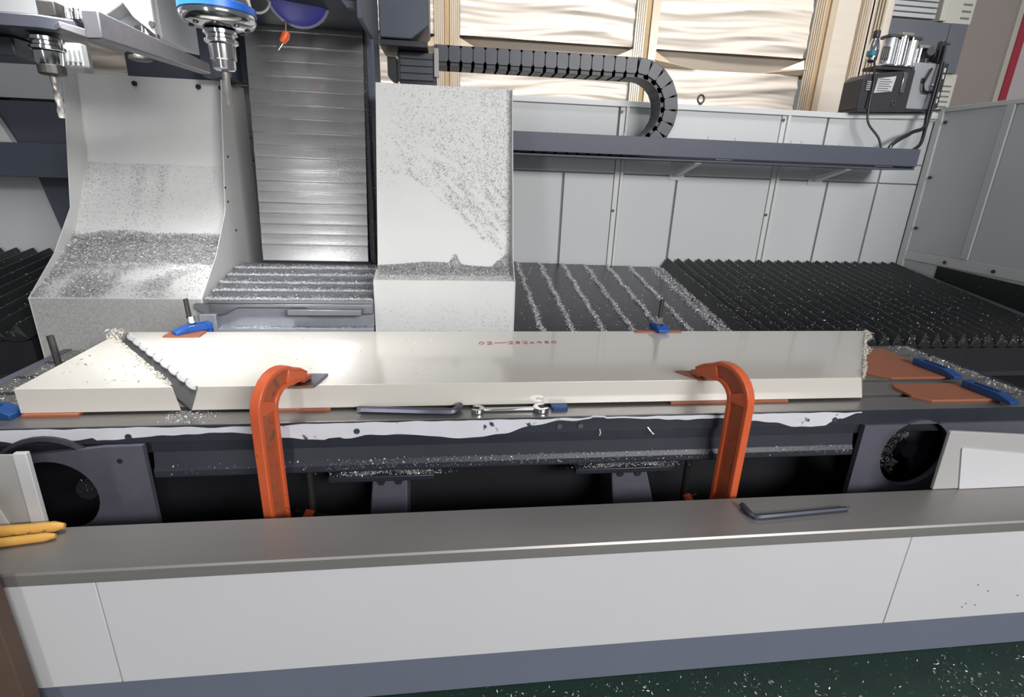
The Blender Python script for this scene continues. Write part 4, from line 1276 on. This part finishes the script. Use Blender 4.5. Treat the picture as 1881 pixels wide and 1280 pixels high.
MB().box(3.085, 3.115, 3.610, 3.621, 2.20, 2.325).build('sight_gauge', 'chrome', t, bevel=0.003)
MB().tube([(3.06 + 0.012 * math.cos(a), 3.616, 2.135 + 0.014 * math.sin(a)) for a in np.linspace(0, 6.28, 13)], 0.003, 5).build('drain_ring', 'chrome', t)
# top assembly
MB().box(2.90, 3.25, 3.66, 3.78, 2.345, 2.365).build('top_plate', 'dark', t)
for (x, r, h, mm) in ((2.99, 0.042, 0.170, 'boxsteel'), (3.075, 0.040, 0.185, 'chrome'), (3.155, 0.036, 0.165, 'boxsteel'), (3.225, 0.036, 0.120, 'chrome')):
    c = MB().lathe((x, 3.69), [(r, 2.366), (r, 2.366 + h)], 22).build('cylinder', mm, t, smooth=True)
    MB().box(x - r * 1.08, x + r * 1.08, 3.69 - r * 1.08, 3.69 + r * 1.08, 2.366 + h, 2.385 + h).build('end_cap', 'steel' if mm == 'chrome' else 'stud', c, bevel=0.003)
    MB().box(x - r * 1.08, x + r * 1.08, 3.69 - r * 1.08, 3.69 + r * 1.08, 2.3655, 2.378).build('foot_cap', 'chrome', c, bevel=0.003)
for x in (3.035, 3.115):
    MB().cyl((x, 3.645, 2.37), (x, 3.645, 2.54), 0.006, n=8).build('tie_rod', 'chrome', t)
MB().lathe((2.885, 3.70), [(0.012, 2.385), (0.034, 2.40), (0.036, 2.475), (0.030, 2.50), (0.022, 2.525), (0.020, 2.53)], 20).build('filter_bowl', 'chrome', t, smooth=True)
MB().lathe((2.885, 3.70), [(0.020, 2.53), (0.022, 2.535), (0.022, 2.575), (0.019, 2.58)], 16).build('filter_cap', 'dark', t, smooth=True)
MB().box(2.84, 2.87, 3.65, 3.70, 2.42, 2.455).build('teal_fitting', 'teal', t, bevel=0.003)
for k in range(4):
    MB().lathe((2.925 + 0.014 * k, 3.655), [(0.006, 2.40), (0.007, 2.41), (0.007, 2.47), (0.005, 2.48)], 8).build('gauge_pin', 'stud', t)
MB().lathe((3.30, 3.70), [(0.05, 2.396), (0.05, 2.47), (0.04, 2.485)], 20).build('motor', 'dark', t, smooth=True)
MB().cyl((3.30, 3.66, 2.455), (3.28, 3.62, 2.465), 0.03, n=16).build('motor_fan', 'plastic2', t)
MB().cyl((3.36, 3.68, 2.45), (3.45, 3.68, 2.44), 0.036, n=18).build('pump_body', 'dark', t, bevel=0.004)
MB().box(3.37, 3.42, 3.62, 3.66, 2.396, 2.53).build('valve_block', 'dark', t, bevel=0.004)
MB().cyl((3.40, 3.64, 2.522), (3.47, 3.64, 2.522), 0.014, n=10).build('chrome_elbow', 'chrome', t)
MB().cyl((3.43, 3.66, 2.405), (3.46, 3.66, 2.41), 0.012, n=10).build('white_plug', 'white', t)
tag_ = MB().prism([(3.262, 2.27), (3.262, 2.30), (3.30, 2.30), (3.30, 2.27)], 1, 3.622, 3.629).build('warning_mark', 'dark', t)


def bez(p, n=14):
    p = [Vector(q) for q in p]
    out = []
    for i in range(len(p) - 1):
        a = p[max(i - 1, 0)]; b = p[i]; c = p[i + 1]; d = p[min(i + 2, len(p) - 1)]
        for k in range(n):
            s = k / n
            out.append(0.5 * ((2 * b) + (c - a) * s + (2 * a - 5 * b + 4 * c - d) * s * s + (3 * b - a - 3 * c + d) * s ** 3))
    out.append(p[-1])
    return out


MB().tube(bez([(2.865, 3.645, 2.41), (2.868, 3.605, 2.25), (2.865, 3.59, 2.07), (2.885, 3.58, 1.99), (2.96, 3.55, 1.90), (2.985, 3.52, 1.80)]), 0.007, 8).build('thin_hose', 'hose', t, smooth=True)
MB().tube(bez([(3.395, 3.61, 2.50), (3.385, 3.595, 2.30), (3.365, 3.585, 2.08), (3.345, 3.57, 1.985), (3.20, 3.55, 1.945), (3.06, 3.53, 1.87), (3.02, 3.52, 1.80)]), 0.013, 10).build('hose', 'hose', t, smooth=True)
MB().tube(bez([(3.425, 3.61, 2.40), (3.415, 3.595, 2.25), (3.395, 3.585, 2.08), (3.365, 3.57, 1.98), (3.30, 3.53, 1.87), (3.07, 3.45, 1.80)]), 0.013, 10).build('hose', 'hose', t, smooth=True)
MB().tube(bez([(3.33, 3.618, 2.36), (3.28, 3.61, 2.27), (3.30, 3.61, 2.22), (3.37, 3.61, 2.215), (3.41, 3.61, 2.24)]), 0.009, 8).build('coiled_hose', 'hose', t, smooth=True)
MB().box(3.355, 3.43, 3.600, 3.612, 2.255, 2.263).build('hose_clip', 'label', t)

for ch in t.children:
    co = np.empty(len(ch.data.vertices) * 3)
    ch.data.vertices.foreach_get('co', co)
    co[0::3] = np.where(co[0::3] > 0.075, 0.075 + (co[0::3] - 0.075) * 0.72, co[0::3])
    ch.data.vertices.foreach_set('co', co)

t = thing('lifting_eye', 'small steel lifting eye on the rear enclosure top rail', 'lifting eye', (1.712, 3.71, 2.066))
MB().tube([(1.712 + 0.022 * math.cos(a), 3.712, 2.105 + 0.026 * math.sin(a)) for a in np.linspace(0, 2 * math.pi, 19)], 0.0065, 8, cap=False).build('ring', 'stud', t, smooth=True)
MB().cyl((1.712, 3.712, 2.067), (1.712, 3.712, 2.082), 0.012, n=10).build('shank', 'stud', t)

# ================================================================== BACKGROUND
t = thing('wrapped_crate', 'big timber framed crate wrapped in white film behind the machine', 'crate', (1.5, 4.8, 0))
posts = [(-2.9, 0), (-1.45, 0), (0.01, 0), (1.595, 0.0), (3.10, 0.0)]
for x, _ in posts:
    MB().box(x - 0.020, x + 0.020, 4.60, 4.69, 0, 3.7).build('timber_post', 'timber', t, bevel=0.006)
    for sx in (-1, 1):
        mb = MB()
        ys = []
        for i in range(5):
            mb.box(x + sx * (0.023 + i * 0.015), x + sx * (0.035 + i * 0.015), 4.585 + 0.006 * i, 4.62, 0, 3.7)
        o = mb.build('film_bundle', 'stretch', t)
for i in range(len(posts) - 1):
    a, b = posts[i][0] + 0.10, posts[i + 1][0] - 0.10
    for (z0, z1, sd, yo) in ((1.3, 2.455, i, 0.0), (2.585, 3.7, i + 7, -0.012)):
        nx, nz_ = 34, 110
        vs, fs = [], []
        for r in range(nz_ + 1):
            for c in range(nx + 1):
                x = a + (b - a) * c / nx
                z = z0 + (z1 - z0) * r / nz_
                q = mnoise.noise((x * 0.8 + sd * 3, z * 13 + 0.7 * math.sin(x * 2.4 + sd), sd * 1.7))
                q2 = mnoise.noise((x * 2.2, z * 38 + 0.9 * math.sin(x * 4.1), sd * 2.9))
                y = 4.655 + yo + 0.020 * (abs(q) ** 0.7) * (1 if q > 0 else -1) + 0.010 * q2
                vs.append((x, y, z))
        for r in range(nz_):
            for c in range(nx):
                k = r * (nx + 1) + c
                fs.append((k, k + 1, k + nx + 2, k + nx + 1))
        MB().add(vs, fs).build('film_panel', 'wrap', t, smooth=True)
    MB().box(a - 0.06, b + 0.06, 4.70, 4.72, 2.44, 2.60).build('shaded_board', 'shadebd', t)
    # gathered corners of film where the band meets the posts
    for xx, sgn in ((a - 0.04, 1), (b + 0.04, -1)):
        MB().add([(xx, 4.63, 2.585), (xx, 4.60, 2.50), (xx + sgn * 0.42, 4.655, 2.452), (xx, 4.64, 2.455), (xx, 4.68, 2.52), (xx + sgn * 0.2, 4.69, 2.50)],
                 [(0, 1, 5), (1, 2, 5), (1, 3, 2), (0, 4, 1), (3, 4, 5, 2)]).build('film_gather', 'stretch', t)
o = MB().box(3.25, 3.60, 4.70, 4.78, 1.3, 3.7).build('film_side', 'wrap', t)
for k in range(9):
    MB().box(3.46 + 0.028 * k, 3.474 + 0.028 * k, 4.66 + 0.012 * k, 4.70, 1.3, 3.7).build('film_fold', 'stretch', t)
MB().box(3.70, 3.78, 4.70, 4.80, 1.3, 3.7).build('film_fold', 'wrap', t, bevel=0.02)

t = thing('control_cabinet', 'grey control cabinet with louvred upper panel behind the lubrication unit', 'cabinet', (4.4, 5.1, 0))
MB().box(3.98, 4.62, 5.0, 5.35, 0, 3.03).build('door', 'cabgrey', t, bevel=0.01)
MB().box(4.625, 4.86, 5.03, 5.35, 0, 2.62).build('side_panel', 'cream', t, bevel=0.006)
MB().box(4.625, 4.80, 5.0, 5.35, 2.62, 3.03).build('grey_side', 'cabgrey', t, bevel=0.006)
for k in range(6):
    MB().box(4.0, 4.46, 5.02, 5.08, 3.055 + k * 0.045, 3.090 + k * 0.045).build('louvre', 'wall', t, bevel=0.004)
MB().box(4.49, 4.56, 5.0, 5.1, 3.04, 3.7).build('white_post', 'cream', t, bevel=0.004)
MB().box(4.56, 4.86, 5.05, 5.1, 3.04, 3.7).build('vented_panel', 'cream', t)
for k in range(6):
    MB().box(4.74, 4.83, 5.044, 5.051, 3.08 + k * 0.055, 3.094 + k * 0.055).build('vent_slot', 'seam', t)
for k in range(11):
    MB().box(4.73, 4.82, 5.024, 5.031, 2.06 + k * 0.045, 2.072 + k * 0.045).build('vent_slot', 'seam', t)

# brown board standing at the very left in front of the cover
o = MB().box(-1.75, -1.135, 1.17, 1.215, 0, 0.80).build('brown_board', 'brown', None, bevel=0.004)
tag(o, 'dark brown board leaning upright before the front cover at the lower left corner', 'board')
